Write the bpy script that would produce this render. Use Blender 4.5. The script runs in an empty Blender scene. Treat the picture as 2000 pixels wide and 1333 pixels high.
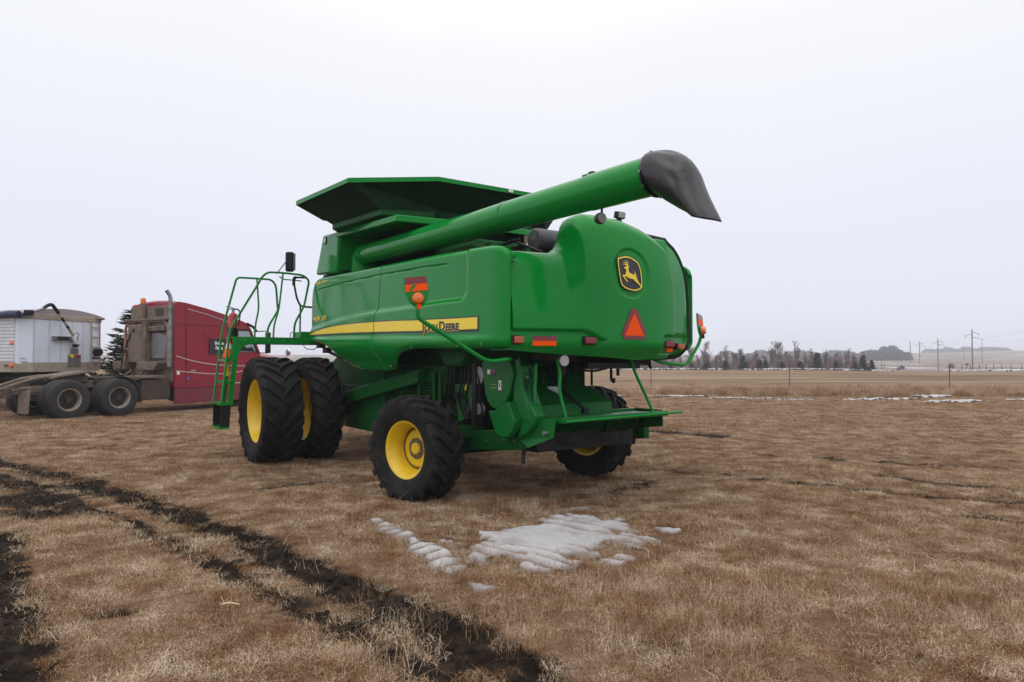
import bpy, math, random
import numpy as np
from mathutils import Vector, Matrix
R_ = math.radians
rnd = random.Random(7)
SC = bpy.context.scene
COL = SC.collection

# ------------------------------------------------------------------ camera
EYE = 1.70
cam_d = bpy.data.cameras.new('camera')
cam_d.lens = 24.0
cam_d.sensor_width = 36.0
cam_d.clip_start = 0.05
cam_d.clip_end = 6000
cam = bpy.data.objects.new('camera', cam_d)
COL.objects.link(cam)
cam.location = (0, 0, EYE)
cam.rotation_euler = (R_(90) + math.atan(35.5 / 1333.33), 0, 0)
SC.camera = cam

# ------------------------------------------------------------------ sky, sun, exposure
SUN_EL, SUN_ROT = R_(62), R_(200)
w = bpy.data.worlds.new('World')
SC.world = w
w.use_nodes = True
nt = w.node_tree
for n in list(nt.nodes):
    nt.nodes.remove(n)
out = nt.nodes.new('ShaderNodeOutputWorld')
sky = nt.nodes.new('ShaderNodeTexSky')
sky.sky_type = 'NISHITA'
sky.sun_disc = False
sky.sun_elevation = SUN_EL
sky.sun_rotation = SUN_ROT
bg1 = nt.nodes.new('ShaderNodeBackground')
bg1.inputs['Strength'].default_value = 0.05
nt.links.new(sky.outputs[0], bg1.inputs[0])
tc = nt.nodes.new('ShaderNodeTexCoord')
sep = nt.nodes.new('ShaderNodeSeparateXYZ')
nt.links.new(tc.outputs['Generated'], sep.inputs[0])
ramp = nt.nodes.new('ShaderNodeValToRGB')          # the overcast: bright overhead, a little darker and bluer low down
cr = ramp.color_ramp
cr.elements[0].position = 0.0
cr.elements[0].color = (0.82, 0.85, 0.985, 1)
cr.elements[1].position = 0.62
cr.elements[1].color = (1.22, 1.23, 1.26, 1)
e = cr.elements.new(1.0); e.color = (1.75, 1.76, 1.79, 1)
e = cr.elements.new(0.45); e.color = (0.965, 0.975, 1.01, 1)
e = cr.elements.new(0.16); e.color = (0.84, 0.865, 0.975, 1)
e = cr.elements.new(0.32); e.color = (0.90, 0.92, 0.985, 1)
nz = nt.nodes.new('ShaderNodeTexNoise')
nz.inputs['Scale'].default_value = 1.6
nz.inputs['Detail'].default_value = 3
nt.links.new(tc.outputs['Generated'], nz.inputs['Vector'])
ma = nt.nodes.new('ShaderNodeMath'); ma.operation = 'MULTIPLY_ADD'
ma.inputs[1].default_value = 0.22; ma.inputs[2].default_value = -0.11
nt.links.new(nz.outputs['Fac'], ma.inputs[0])
ad = nt.nodes.new('ShaderNodeMath'); ad.operation = 'ADD'
nt.links.new(sep.outputs['Z'], ad.inputs[0]); nt.links.new(ma.outputs[0], ad.inputs[1])
nt.links.new(ad.outputs[0], ramp.inputs[0])
bg2 = nt.nodes.new('ShaderNodeBackground')
bg2.inputs['Strength'].default_value = 1.02
nt.links.new(ramp.outputs[0], bg2.inputs[0])
mx = nt.nodes.new('ShaderNodeMixShader')
mx.inputs[0].default_value = 0.94
nt.links.new(bg1.outputs[0], mx.inputs[1]); nt.links.new(bg2.outputs[0], mx.inputs[2])
nt.links.new(mx.outputs[0], out.inputs['Surface'])

sun_d = bpy.data.lights.new('sun', 'SUN')
sun_d.energy = 0.5
sun_d.angle = R_(50)
sun_d.color = (1.0, 0.97, 0.93)
sun = bpy.data.objects.new('sun', sun_d)
COL.objects.link(sun)
sun.rotation_euler = (R_(90) - SUN_EL, 0, R_(180) - SUN_ROT)

SC.view_settings.view_transform = 'Standard'
SC.view_settings.look = 'None'
SC.view_settings.exposure = 0.04
SC.view_settings.gamma = 1.0
SC.view_settings.use_curve_mapping = False
SC.render.engine = 'CYCLES'
SC.cycles.volume_bounces = 3
SC.cycles.max_bounces = 8
SC.cycles.use_denoising = True
SC.cycles.sample_clamp_indirect = 4.0
SC.cycles.transparent_max_bounces = 12

# ------------------------------------------------------------------ helpers
class MB:
    def __init__(s):
        s.v = []; s.f = []
    def add(s, vs, fs):
        o = len(s.v)
        s.v += [(float(p[0]), float(p[1]), float(p[2])) for p in vs]
        s.f += [tuple(i + o for i in f) for f in fs]
        return s
    def hexa(s, p):      # 4 bottom, 4 top, same winding
        return s.add(p, [(3, 2, 1, 0), (4, 5, 6, 7), (0, 1, 5, 4), (1, 2, 6, 5), (2, 3, 7, 6), (3, 0, 4, 7)])
    def box(s, c, d, rz=0, ry=0, rx=0):
        M = Matrix.Rotation(rz, 3, 'Z') @ Matrix.Rotation(ry, 3, 'Y') @ Matrix.Rotation(rx, 3, 'X')
        x, y, z = d[0] / 2, d[1] / 2, d[2] / 2
        ps = [(-x, -y, -z), (x, -y, -z), (x, y, -z), (-x, y, -z), (-x, -y, z), (x, -y, z), (x, y, z), (-x, y, z)]
        return s.hexa([Vector(c) + M @ Vector(p) for p in ps])
    def span(s, a, b):   # box from corner a to corner b
        return s.box([(a[i] + b[i]) / 2 for i in range(3)], [abs(b[i] - a[i]) for i in range(3)])
    def prism(s, poly, off):
        n = len(poly); off = Vector(off)
        vs = [Vector(p) for p in poly] + [Vector(p) + off for p in poly]
        fs = [tuple(range(n))[::-1], tuple(range(n, 2 * n))]
        fs += [(i, (i + 1) % n, n + (i + 1) % n, n + i) for i in range(n)]
        return s.add(vs, fs)
    def tube(s, pts, r, n=8, caps=True):
        pts = [Vector(p) for p in pts]; m = len(pts)
        rs = r if isinstance(r, (list, tuple)) else [r] * m
        ts = []
        for i in range(m):
            t = pts[min(i + 1, m - 1)] - pts[max(i - 1, 0)]
            ts.append(t.normalized() if t.length > 1e-9 else Vector((0, 0, 1)))
        u = ts[0].orthogonal().normalized()
        vs = []
        for i in range(m):
            u = (u - ts[i] * u.dot(ts[i]))
            u = u.normalized() if u.length > 1e-6 else ts[i].orthogonal().normalized()
            v = ts[i].cross(u)
            for k in range(n):
                a = 2 * math.pi * k / n
                vs.append(pts[i] + (u * math.cos(a) + v * math.sin(a)) * rs[i])
        fs = [(i * n + k, i * n + (k + 1) % n, (i + 1) * n + (k + 1) % n, (i + 1) * n + k) for i in range(m - 1) for k in range(n)]
        if caps:
            fs += [tuple(range(n))[::-1], tuple((m - 1) * n + k for k in range(n))]
        return s.add(vs, fs)
    def lathe(s, prof, n=48, axis='y', c=(0, 0, 0), closed=False, arc=None):
        vs = []; m = len(prof)
        for k in range(n):
            a = 2 * math.pi * k / n
            ca, sa = math.cos(a), math.sin(a)
            for (t, r) in prof:
                if axis == 'y': p = (r * ca, t, r * sa)
                elif axis == 'x': p = (t, r * ca, r * sa)
                else: p = (r * ca, r * sa, t)
                vs.append((p[0] + c[0], p[1] + c[1], p[2] + c[2]))
        fs = []
        for k in range(n):
            k2 = (k + 1) % n
            for i in range(m - 1 + (1 if closed else 0)):
                j = (i + 1) % m
                fs.append((k * m + i, k * m + j, k2 * m + j, k2 * m + i))
        return s.add(vs, fs)
    def cyl(s, a, b, r, n=16):
        return s.tube([a, b], r, n)
    def sheet(s, g, flip=False):
        ni, nj = len(g), len(g[0])
        vs = [p for row in g for p in row]
        fs = []
        for i in range(ni - 1):
            for j in range(nj - 1):
                q = (i * nj + j, i * nj + j + 1, (i + 1) * nj + j + 1, (i + 1) * nj + j)
                fs.append(q[::-1] if flip else q)
        return s.add(vs, fs)
    def build(s, name, mat, parent=None, smooth=35, bevel=0, seg=2, solid=0, label=None, solid_off=-1):
        me = bpy.data.meshes.new(name)
        me.from_pydata(s.v, [], s.f)
        if smooth:
            me.polygons.foreach_set('use_smooth', [True] * len(me.polygons))
            me.set_sharp_from_angle(angle=R_(smooth))
        if mat: me.materials.append(mat)
        o = bpy.data.objects.new(name, me)
        COL.objects.link(o)
        if parent: o.parent = parent
        if solid:
            m = o.modifiers.new('solid', 'SOLIDIFY'); m.thickness = solid; m.offset = solid_off
        if bevel:
            m = o.modifiers.new('bevel', 'BEVEL'); m.width = bevel; m.segments = seg; m.limit_method = 'ANGLE'; m.angle_limit = R_(40)
            m.harden_normals = False
        if label: o['label'] = label
        return o

def tag(o, label, cat, group=None, kind=None):
    o['label'] = label
    if cat: o['category'] = cat
    if group: o['group'] = group
    if kind: o['kind'] = kind
    return o
def empty(name, loc=(0, 0, 0), rz=0, parent=None):
    o = bpy.data.objects.new(name, None)
    o.empty_display_size = 0.2
    COL.objects.link(o)
    o.location = loc; o.rotation_euler = (0, 0, rz)
    if parent: o.parent = parent
    return o
def copy_tree(o, parent=None):
    c = o.copy(); COL.objects.link(c)
    if parent: c.parent = parent
    for ch in list(o.children): copy_tree(ch, c)
    return c
def fillet(pts, r=0.08, n=5):
    P = [Vector(p) for p in pts]; o = [P[0]]
    for i in range(1, len(P) - 1):
        a, b, c = P[i - 1], P[i], P[i + 1]
        d1, d2 = (a - b), (c - b)
        q = min(r, d1.length * .48, d2.length * .48)
        p0, p1 = b + d1.normalized() * q, b + d2.normalized() * q
        for k in range(n + 1):
            t = k / n
            o.append(p0 * (1 - t) ** 2 + b * 2 * t * (1 - t) + p1 * t * t)
    o.append(P[-1])
    return o
def lerp_tab(tab, x):        # tab: list of (x, y) sorted by x
    xs = [p[0] for p in tab]; ys = [p[1] for p in tab]
    return float(np.interp(x, xs, ys))
def sst(a, b, x):
    if a == b: return 0.0 if x < a else 1.0
    t = max(0, min(1, (x - a) / (b - a)))
    return t * t * (3 - 2 * t)
def text_geo(body, size, shear=0, offset=0, align='LEFT', spacing=1.0):
    cu = bpy.data.curves.new('t', 'FONT')
    cu.body = body; cu.size = size; cu.shear = shear; cu.offset = offset; cu.align_x = align
    cu.space_character = spacing; cu.resolution_u = 3
    ob = bpy.data.objects.new('t', cu)
    COL.objects.link(ob)
    dg = bpy.context.evaluated_depsgraph_get()
    me = bpy.data.meshes.new_from_object(ob.evaluated_get(dg))
    vs = [tuple(v.co) for v in me.vertices]; fs = [tuple(p.vertices) for p in me.polygons]
    bpy.data.objects.remove(ob); bpy.data.curves.remove(cu); bpy.data.meshes.remove(me)
    return vs, fs

# value noise for meshes (numpy)
def vnoise(x, y, seed=0):
    x = np.asarray(x, float); y = np.asarray(y, float)
    xi = np.floor(x).astype(np.int64); yi = np.floor(y).astype(np.int64)
    xf = x - xi; yf = y - yi
    def h(a, b):
        n = (a * 374761393 + b * 668265263 + seed * 982451653) & 0x7fffffff
        n = ((n ^ (n >> 13)) * 1274126177) & 0x7fffffff
        n = n ^ (n >> 16)
        return (n & 0xffff) / 65535.0
    u = xf * xf * (3 - 2 * xf); v = yf * yf * (3 - 2 * yf)
    return (h(xi, yi) * (1 - u) + h(xi + 1, yi) * u) * (1 - v) + (h(xi, yi + 1) * (1 - u) + h(xi + 1, yi + 1) * u) * v
def fbm(x, y, seed=0, oct=4):
    s = 0; a = .5; t = 0
    for k in range(oct):
        s = s + a * vnoise(np.asarray(x) * 2 ** k, np.asarray(y) * 2 ** k, seed + k * 17); t += a; a *= .5
    return s / t

# ------------------------------------------------------------------ materials
def nmat(name):
    m = bpy.data.materials.new(name); m.use_nodes = True
    t = m.node_tree
    return m, t, t.nodes['Principled BSDF']
def N(t, typ, **kw):
    n = t.nodes.new('ShaderNode' + typ)
    for k, v in kw.items():
        if k in n.inputs: n.inputs[k].default_value = v
        else: setattr(n, k, v)
    return n
def mat(name, col, rough=.5, metal=0, coat=0, dirt=None, dirt_amt=0.0, dscale=3.0, bump=0, bscale=40, var=0.06, spec=.5, coat_rough=.05, emis=None, coords='Object'):
    m, t, b = nmat(name)
    b.inputs['Roughness'].default_value = rough
    b.inputs['Metallic'].default_value = metal
    b.inputs['Coat Weight'].default_value = coat
    b.inputs['Coat Roughness'].default_value = coat_rough
    b.inputs['Specular IOR Level'].default_value = spec
    tcn = N(t, 'TexCoord')
    nz = N(t, 'TexNoise', Scale=dscale, Detail=8.0, Roughness=.62)
    t.links.new(tcn.outputs[coords], nz.inputs['Vector'])
    nz2 = N(t, 'TexNoise', Scale=dscale * 7, Detail=5.0, Roughness=.6)
    t.links.new(tcn.outputs[coords], nz2.inputs['Vector'])
    c1 = tuple(max(0, c * (1 - var)) for c in col) + (1,); c2 = tuple(min(1, c * (1 + var)) for c in col) + (1,)
    mixa = N(t, 'MixRGB'); mixa.inputs[1].default_value = c1; mixa.inputs[2].default_value = c2
    t.links.new(nz2.outputs['Fac'], mixa.inputs[0])
    last = mixa
    if dirt:
        rp = N(t, 'ValToRGB'); rp.color_ramp.elements[0].position = .62 - .35 * dirt_amt; rp.color_ramp.elements[1].position = .82 - .25 * dirt_amt
        t.links.new(nz.outputs['Fac'], rp.inputs[0])
        mm = N(t, 'Math', operation='MULTIPLY'); mm.inputs[1].default_value = min(1, .35 + .6 * dirt_amt)
        t.links.new(rp.outputs[0], mm.inputs[0])
        mixb = N(t, 'MixRGB'); mixb.inputs[2].default_value = tuple(dirt) + (1,)
        t.links.new(mm.outputs[0], mixb.inputs[0]); t.links.new(mixa.outputs[0], mixb.inputs[1])
        last = mixb
        ra = N(t, 'MapRange'); ra.inputs['To Min'].default_value = rough; ra.inputs['To Max'].default_value = min(1, rough + .4)
        t.links.new(mm.outputs[0], ra.inputs[0]); t.links.new(ra.outputs[0], b.inputs['Roughness'])
    t.links.new(last.outputs[0], b.inputs['Base Color'])
    if bump:
        nz3 = N(t, 'TexNoise', Scale=bscale, Detail=4.0)
        t.links.new(tcn.outputs[coords], nz3.inputs['Vector'])
        bp = N(t, 'Bump', Strength=bump, Distance=.02)
        t.links.new(nz3.outputs['Fac'], bp.inputs['Height']); t.links.new(bp.outputs[0], b.inputs['Normal'])
    if emis:
        b.inputs['Emission Color'].default_value = tuple(emis[0]) + (1,); b.inputs['Emission Strength'].default_value = emis[1]
    return m

M = {}
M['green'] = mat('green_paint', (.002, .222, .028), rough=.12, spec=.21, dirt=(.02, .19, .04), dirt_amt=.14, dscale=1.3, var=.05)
M['green_d'] = mat('shaded_chassis_green', (.002, .075, .012), rough=.45, spec=.15, dirt=(.035, .05, .02), dirt_amt=.35, dscale=3.0, var=.15)  # machine green darkened: underbody shade is put into the colour
M['green_s'] = mat('shaded_dirty_green', (.002, .130, .020), rough=.35, spec=.25, dirt=(.03, .07, .03), dirt_amt=.30, dscale=3.5, var=.1)  # same green paint with underbody shade mixed into the colour, plus some dirt
M['green_k'] = mat('deep_shade_green', (.002, .020, .007), rough=.6, spec=.08, dirt=(.02, .03, .015), dirt_amt=.3, dscale=2.5, var=.15)  # green taken nearly to black, deep shade painted into the base colour
M['yellow'] = mat('yellow_wheel_paint', (.76, .50, .012), rough=.40, coat=.15, dirt=(.22, .16, .07), dirt_amt=.18, dscale=5, var=.05)
M['stripe'] = mat('yellow_decal', (.92, .68, .012), rough=.35, coat=.2, var=.02)
M['black'] = mat('black_metal', (.008, .008, .009), rough=.5, spec=.3, var=.2, dirt=(.03, .025, .02), dirt_amt=.15)
M['decal_k'] = mat('dark_decal', (.018, .018, .03), rough=.4, var=.05)
M['rubber'] = mat('tyre_rubber', (.011, .011, .012), rough=.75, dirt=(.07, .056, .044), dirt_amt=.38, dscale=5, var=.25, bump=.35, bscale=60, spec=.2)
M['boot'] = mat('rubber_boot', (.012, .010, .0135), rough=.34, dirt=(.12, .11, .12), dirt_amt=.10, dscale=14, var=.2, bump=.6, bscale=6.5, spec=.5)
M['orange'] = mat('fluorescent_orange', (1.0, .10, .006), rough=.5, spec=.1, var=.03)
M['dkred'] = mat('dark_red_reflector', (.20, .012, .02), rough=.3, var=.08, coat=.3)
M['red'] = mat('red_paint', (.40, .012, .015), rough=.3, coat=.4)
M['amber'] = mat('amber_lens', (.85, .17, .01), rough=.15, coat=.8, var=.1, bump=.3, bscale=80)
M['amber_d'] = mat('dark_amber_lens', (.42, .07, .012), rough=.2, coat=.6, var=.15, bump=.3, bscale=90)
M['chrome'] = mat('dull_chrome', (.55, .55, .56), rough=.28, metal=1.0, dirt=(.18, .14, .11), dirt_amt=.35, dscale=4)
M['steel'] = mat('grey_steel', (.30, .30, .31), rough=.45, metal=.8, dirt=(.12, .09, .06), dirt_amt=.3)
M['hubrust'] = mat('hub_brown', (.13, .085, .045), rough=.7, dirt=(.07, .045, .02), dirt_amt=.4, dscale=10)
M['white'] = mat('white_sticker', (.78, .78, .76), rough=.5, var=.03)
M['glass'] = mat('dark_glass', (.03, .04, .045), rough=.05, coat=.5, spec=.8)
M['lens'] = mat('lamp_lens', (.42, .42, .42), rough=.15, coat=.6, bump=.3, bscale=70)
M['lens_d'] = mat('dirty_lamp_lens', (.20, .17, .15), rough=.25, coat=.4, bump=.3, bscale=70)
M['intake'] = mat('grey_plastic', (.055, .055, .065), rough=.5, dirt=(.12, .11, .11), dirt_amt=.35, dscale=5)

# ================================================================== combine harvester
# local frame: x forward, y to its left, z up
comb = empty('combine_harvester', (0.165, 9.47, 0), R_(125))
tag(comb, 'large green combine harvester with yellow wheels parked on the dry grass', 'combine harvester')
PC = -0.05            # lateral centre line

# ---- wheels
def tyre_mb(R, W, rb, nl, lh=.045):
    m = MB()
    h = W / 2
    d = R - rb
    prof = [(-h * .70, rb), (-h * .80, rb + .015), (-h * .93, rb + d * .22), (-h * 1.0, rb + d * .48), (-h * .985, rb + d * .68), (-h * .93, R - lh - .025),
            (-h * .80, R - lh - .004), (-h * .4, R - lh + .004), (0, R - lh + .008)]
    prof = prof + [(-a, b) for a, b in prof[-2::-1]]
    m.lathe(prof, 72)
    sweep = .62 * W / R
    for side in (-1, 1):
        for i in range(nl):
            a0 = 2 * math.pi * (i + (.5 if side > 0 else 0)) / nl
            rows = []
            K = 9
            for k in range(K + 1):
                t = k / K
                y = side * (-.10 * h + t * 1.12 * h)
                yy = max(-1.02 * h, min(1.02 * h, y))
                ang = a0 - sweep * (t ** .8)
                over = max(0, t - .82) / .18
                rt = R - .012 * t * t - (over ** 1.6) * .085
                rbse = R - lh - .02 - over * .10
                tw = (.026 + .012 * t) / R
                bw = (.044 + .016 * t) / R
                yt = yy if over <= 0 else side * (h * (.91 + .11 * over))
                row = []
                for (aa, rr) in ((ang - bw, rbse), (ang - tw, rt), (ang + tw, rt), (ang + bw, rbse)):
                    row.append((rr * math.cos(aa), yt, rr * math.sin(aa)))
                rows.append(row)
            o = len(m.v)
            m.sheet(rows, flip=side < 0)
            m.f.append((o, o + 1, o + 2, o + 3)); q = o + K * 4
            m.f.append((q + 3, q + 2, q + 1, q))
    return m
def rim_mb(W, rb, disc_y, hub_r=.15):
    h = W / 2
    p = [(-h * .72, rb - .03), (-h * .74, rb + .02), (-h * .70, rb + .022), (-h * .66, rb - .008), (-h * .30, rb - .035), (-h * .2, rb - .06), (h * .2, rb - .06), (h * .30, rb - .035),
         (h * .64, rb - .01), (h * .70, rb + .022), (h * .745, rb + .02), (h * .75, rb + .002), (h * .66, rb - .028), (h * .36, rb - .05), (h * .24, rb - .075), (h * .0, rb - .078),
         (disc_y + .02, rb - .082), (disc_y, rb - .10), (disc_y + .012, rb - .115), (disc_y + .03, rb * .62), (disc_y + .035, hub_r), (disc_y - .03, hub_r)]
    if disc_y < -h * .1:
        p = [q for q in p]
    return MB().lathe(p, 64)
def wheel(loc, yaw, R, W, rb, nl, disc_y, tag_name, lh, hub=True, bolts=8, hub_r=.15):
    e = empty(tag_name, loc, yaw, comb)
    tyre_mb(R, W, rb, nl, lh).build('tyre', M['rubber'], e, smooth=32)
    rim_mb(W, rb, disc_y, hub_r).build('rim', M['yellow'], e, smooth=40)
    MB().lathe([(disc_y + .016, rb - .088), (disc_y + .024, rb - .094), (disc_y + .018, rb - .104)], 56).build('rim_joint', M['black'], e)
    if hub:
        y0 = disc_y + .035
        hb = MB()
        hb.lathe([(y0 - .02, hub_r + .005), (y0 + .008, hub_r + .005), (y0 + .012, hub_r - .005), (y0 + .012, hub_r * .55), (y0 - .02, hub_r * .5)], 40)
        for k in range(bolts):
            a = 2 * math.pi * (k + .3) / bolts
            MB().cyl((hub_r * .8 * math.cos(a), y0, hub_r * .8 * math.sin(a)), (hub_r * .8 * math.cos(a), y0 + .03, hub_r * .8 * math.sin(a)), .014, 6).build('lug_nut', M['steel'], e)
        hb.build('hub_flange', M['hubrust'], e)
        MB().lathe([(y0 - .05, hub_r * .6), (y0 + .022, hub_r * .6), (y0 + .034, hub_r * .54), (y0 + .038, .001)], 32).build('hub_cap', M['yellow'], e)
    return e
STEER = R_(15)
RW = dict(R=.658, W=.46, rb=.345, nl=19, disc_y=-.06, tag_name='rear_wheel', lh=.050, hub_r=.125)
wheel((-.10, 1.72, .605), STEER, **RW)
wheel((-.06, -1.18, .650), math.pi + STEER, **RW)
FW = dict(R=.89, W=.50, rb=.515, nl=22, tag_name='front_wheel', lh=.058, hub_r=.2, bolts=10)
wheel((4.04, 2.315, .845), 0, disc_y=-.22, hub=False, **dict(FW, W=.64))
wheel((4.04, 1.585, .845), 0, disc_y=-.10, **FW)
wheel((4.04, -2.415, .845), math.pi, disc_y=-.22, hub=False, **dict(FW, W=.64))
wheel((4.04, -1.67, .845), math.pi, disc_y=.05, **FW)

# ---- moulded side panels
Z_TOP = [(-1.70, 2.80), (-1.66, 2.88), (-1.57, 2.93), (-1.40, 2.96), (-.19, 3.02), (1.5, 3.07), (3.13, 3.12), (4.13, 3.15), (4.30, 3.14), (4.40, 3.10), (4.48, 3.0), (4.59, 2.70), (4.70, 2.32), (4.72, 2.16)]
Z_BOT = [(-1.70, 1.84), (-1.62, 1.81), (-.5, 1.815), (.11, 1.83), (.45, 1.825), (.62, 1.81), (.78, 1.785), (.9, 1.75), (1.03, 1.685), (1.17, 1.605), (1.30, 1.555), (1.45, 1.53), (1.69, 1.515), (2.33, 1.515), (2.68, 1.53), (2.97, 1.57),
         (3.16, 1.63), (3.31, 1.72), (3.47, 1.82), (3.72, 1.915), (4.1, 1.98), (4.6, 2.03), (4.70, 2.06), (4.72, 2.10)]
RID_U = [(-.9, 2.41), (-.3, 2.415), (.85, 2.405), (1.67, 2.405), (2.51, 2.39), (3.44, 2.35), (4.0, 2.30), (4.72, 2.24)]
LOW = [(-1.7, 1.965), (-.6, 1.97), (.36, 1.995), (1.7, 2.03), (3.05, 2.06), (4.72, 2.09)]
CREASE = [(-.36, 2.86), (.12, 2.885), (1.53, 2.925), (3.07, 2.945), (4.19, 2.93)]
def panel_b(a, z):
    zt, zb = lerp_tab(Z_TOP, a), lerp_tab(Z_BOT, a)
    b = 1.5 - .010 * ((a - 1.0) / 2.5) ** 2
    # recessed upper field with a rounded rear corner: signed distance to the L shaped step
    r = .14
    dx, dz = a + .90, z - lerp_tab(RID_U, a)
    if dx < r and dz < r:
        d = r - math.hypot(r - dx, r - dz)
    else:
        d = min(dx, dz)
    b -= .048 * sst(-.055, .035, d) * (1 - .45 * sst(3.6, 4.7, a))
    # lower roll that stands out under the decal band, then tucks under
    zl = lerp_tab(LOW, a)
    b += .030 * sst(zl + .012, zl - .035, z) * sst(-1.6, -.9, a)
    b -= .20 * sst(zl - .05, zl - .50, z) ** 1.5
    # crease line
    if -.40 < a < 4.23:
        dc = abs(z - lerp_tab(CREASE, a))
        b -= .016 * max(0, 1 - dc / .013)
    # rolled edges
    t = zt - z
    if t < .07: b -= .07 - math.sqrt(max(0, .07 ** 2 - (.07 - t) ** 2))
    t = z - zb
    if t < .10: b -= .09 * (1 - math.sqrt(max(0, 1 - (1 - t / .10) ** 2)))
    if a < -1.42: b -= .10 * (1 - math.sqrt(max(0, 1 - min(1, ((-1.42 - a) / .285)) ** 2)))
    if a > 4.48: b -= .09 * ((a - 4.48) / .24) ** 2
    return b
SEAM = [(1.5, 1.66), (1.83, 1.67), (2.01, 1.72), (2.07, 1.665), (2.36, 1.66), (2.47, 1.60), (2.87, 1.54), (3.1, 1.52)]
def side_panel(front, mirror):
    m = MB(); g = []
    if front: us = np.linspace(0, 1, 110) ** 1.0
    else: us = np.linspace(0, 1, 125)
    rows = 120
    for u in us:
        col = []
        for j in range(rows + 1):
            v = j / rows
            v = .5 - .5 * math.cos(math.pi * v) if (j < 6 or j > rows - 6) else v
            if front: a0 = 4.72 - u * (4.72 - 1.60)
            else: a0 = 1.60 - u * (1.60 + 1.70)
            zt, zb = lerp_tab(Z_TOP, a0), lerp_tab(Z_BOT, a0)
            z = zb + (zt - zb) * j / rows
            sm = lerp_tab(SEAM, z)
            a = (4.72 - u * (4.72 - sm - .006)) if front else (sm - .006 - u * (sm - .006 + 1.70))
            b = panel_b(a, z)
            if mirror: b = -.09 - b
            col.append((a, b, z))
        g.append(col)
    m.sheet(g, flip=not mirror)
    return m
left_front = side_panel(True, False).build('side_panel', M['green'], comb, smooth=60, solid=.03)
left_rear = side_panel(False, False).build('side_panel', M['green'], comb, smooth=60, solid=.03)
side_panel(True, True).build('side_panel', M['green'], comb, smooth=60, solid=.03)
side_panel(False, True).build('side_panel', M['green'], comb, smooth=60, solid=.03)

def on_panel(a, z, off=.004):
    return (a, panel_b(a, z) + off, z)
S_T = [(-1.18, 2.172), (-.45, 2.185), (.35, 2.205), (1.0, 2.228), (1.70, 2.243), (2.4, 2.252), (3.05, 2.252), (3.5, 2.24), (3.85, 2.222), (4.2, 2.195), (4.55, 2.15)]
S_B = [(-1.18, 2.040), (-.45, 2.050), (.34, 2.068), (1.70, 2.100), (3.05, 2.125), (4.55, 2.14)]
S_K = [(-1.20, 2.012), (-.45, 2.022), (.34, 2.042), (1.70, 2.075), (3.05, 2.100), (4.55, 2.118)]
def strip(lo, hi, a0, a1, off, n=120, rows=5):
    g = []
    for i in range(n + 1):
        a = a0 + (a1 - a0) * i / n
        g.append([on_panel(a, lerp_tab(lo, a) + (lerp_tab(hi, a) - lerp_tab(lo, a)) * j / rows, off) for j in range(rows + 1)])
    return g
for (a0, a1, par) in ((-1.20, 1.655, left_rear), (1.675, 4.56, left_front)):
    hi = [(a, z + .014) for a, z in S_T]
    MB().sheet(strip(S_K, hi, a0, a1, .004)).build('decal_border', M['decal_k'], par, smooth=60)
    MB().sheet(strip(S_B, S_T, a0 + (.025 if par is left_rear else 0), a1, .007)).build('decal_stripe', M['stripe'], par, smooth=60)
def panel_text(body, a_left, a_right, z0, z1, matl, par, off, shear=0, bold=0.0, slope=0.0, name='lettering', grow=None):
    vs, fs = text_geo(body, 1.0, shear, bold)
    xs = [v[0] for v in vs]; ys = [v[1] for v in vs]
    x0, x1, y0, y1 = min(xs), max(xs), min(ys), max(ys)
    m = MB(); o = []
    for v in vs:
        t = (v[0] - x0) / (x1 - x0)
        a = a_left + (a_right - a_left) * t
        z = z0 + (z1 - z0) * (v[1] - y0) / (y1 - y0) + slope * t
        o.append(on_panel(a, z, off))
    m.add(o, fs)
    return m.build(name, matl, par, smooth=0)
def caps_text(matl, off, bold):
    # large initials on a common baseline, like the maker's lettering
    m = MB()
    A0, A1, zb = .155, -.78, 2.058
    parts = [('J', 1.28, -.10), ('OHN', .92, 0), ('\u2002', 1, 0), ('D', 1.28, 0), ('EERE', .92, 0)]
    x = 0; o = []; fall = []
    for s, k, dy in parts:
        if s == '\u2002': x += .16; continue
        vs, fs = text_geo(s, k, 0, bold)
        mn = min(v[0] for v in vs); mxx = max(v[0] for v in vs)
        base = len(o)
        o += [(v[0] - mn + x, v[1] + dy) for v in vs]
        fall += [tuple(i + base for i in f) for f in fs]
        x += mxx - mn + .10
    W = max(p[0] for p in o)
    m.add([on_panel(A0 + (A1 - A0) * p[0] / W, zb - .016 * p[0] / W + p[1] * .122, off) for p in o], fall)
    return m.build('lettering', matl, left_rear, smooth=0)
caps_text(M['stripe'], .0085, .10)
caps_text(M['decal_k'], .0105, .050)
for w_, a0_, a1_ in (('9570', 4.45, 4.10), ('STS', 4.03, 3.80)):
    panel_text(w_, a0_, a1_, 2.365, 2.452, M['decal_k'], left_front, .004, .35, .09, .010)
    panel_text(w_, a0_ - .005, a1_ + .005, 2.369, 2.448, M['stripe'], left_front, .006, .35, .045, .010)
panel_text('Bullet Rotor', 4.33, 3.74, 3.030, 3.075, M['stripe'], left_front, .005, .3, .03, .004)
# corner fastener
MB().lathe([(0, .018), (.008, .018), (.012, .012), (.012, .001)], 14).build('fastener', M['steel'], left_rear).location = on_panel(1.40, 1.60, .0)

for a_, z_ in ((.45, 1.86), (-.75, 1.86), (-1.25, 1.87), (2.6, 1.60), (3.9, 2.0)):
    MB().lathe([(0, .014), (.006, .014), (.009, .009), (.009, .001)], 12).build('fastener', M['steel'], left_rear if a_ < 1.6 else left_front).location = on_panel(a_, z_, -.002)
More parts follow.
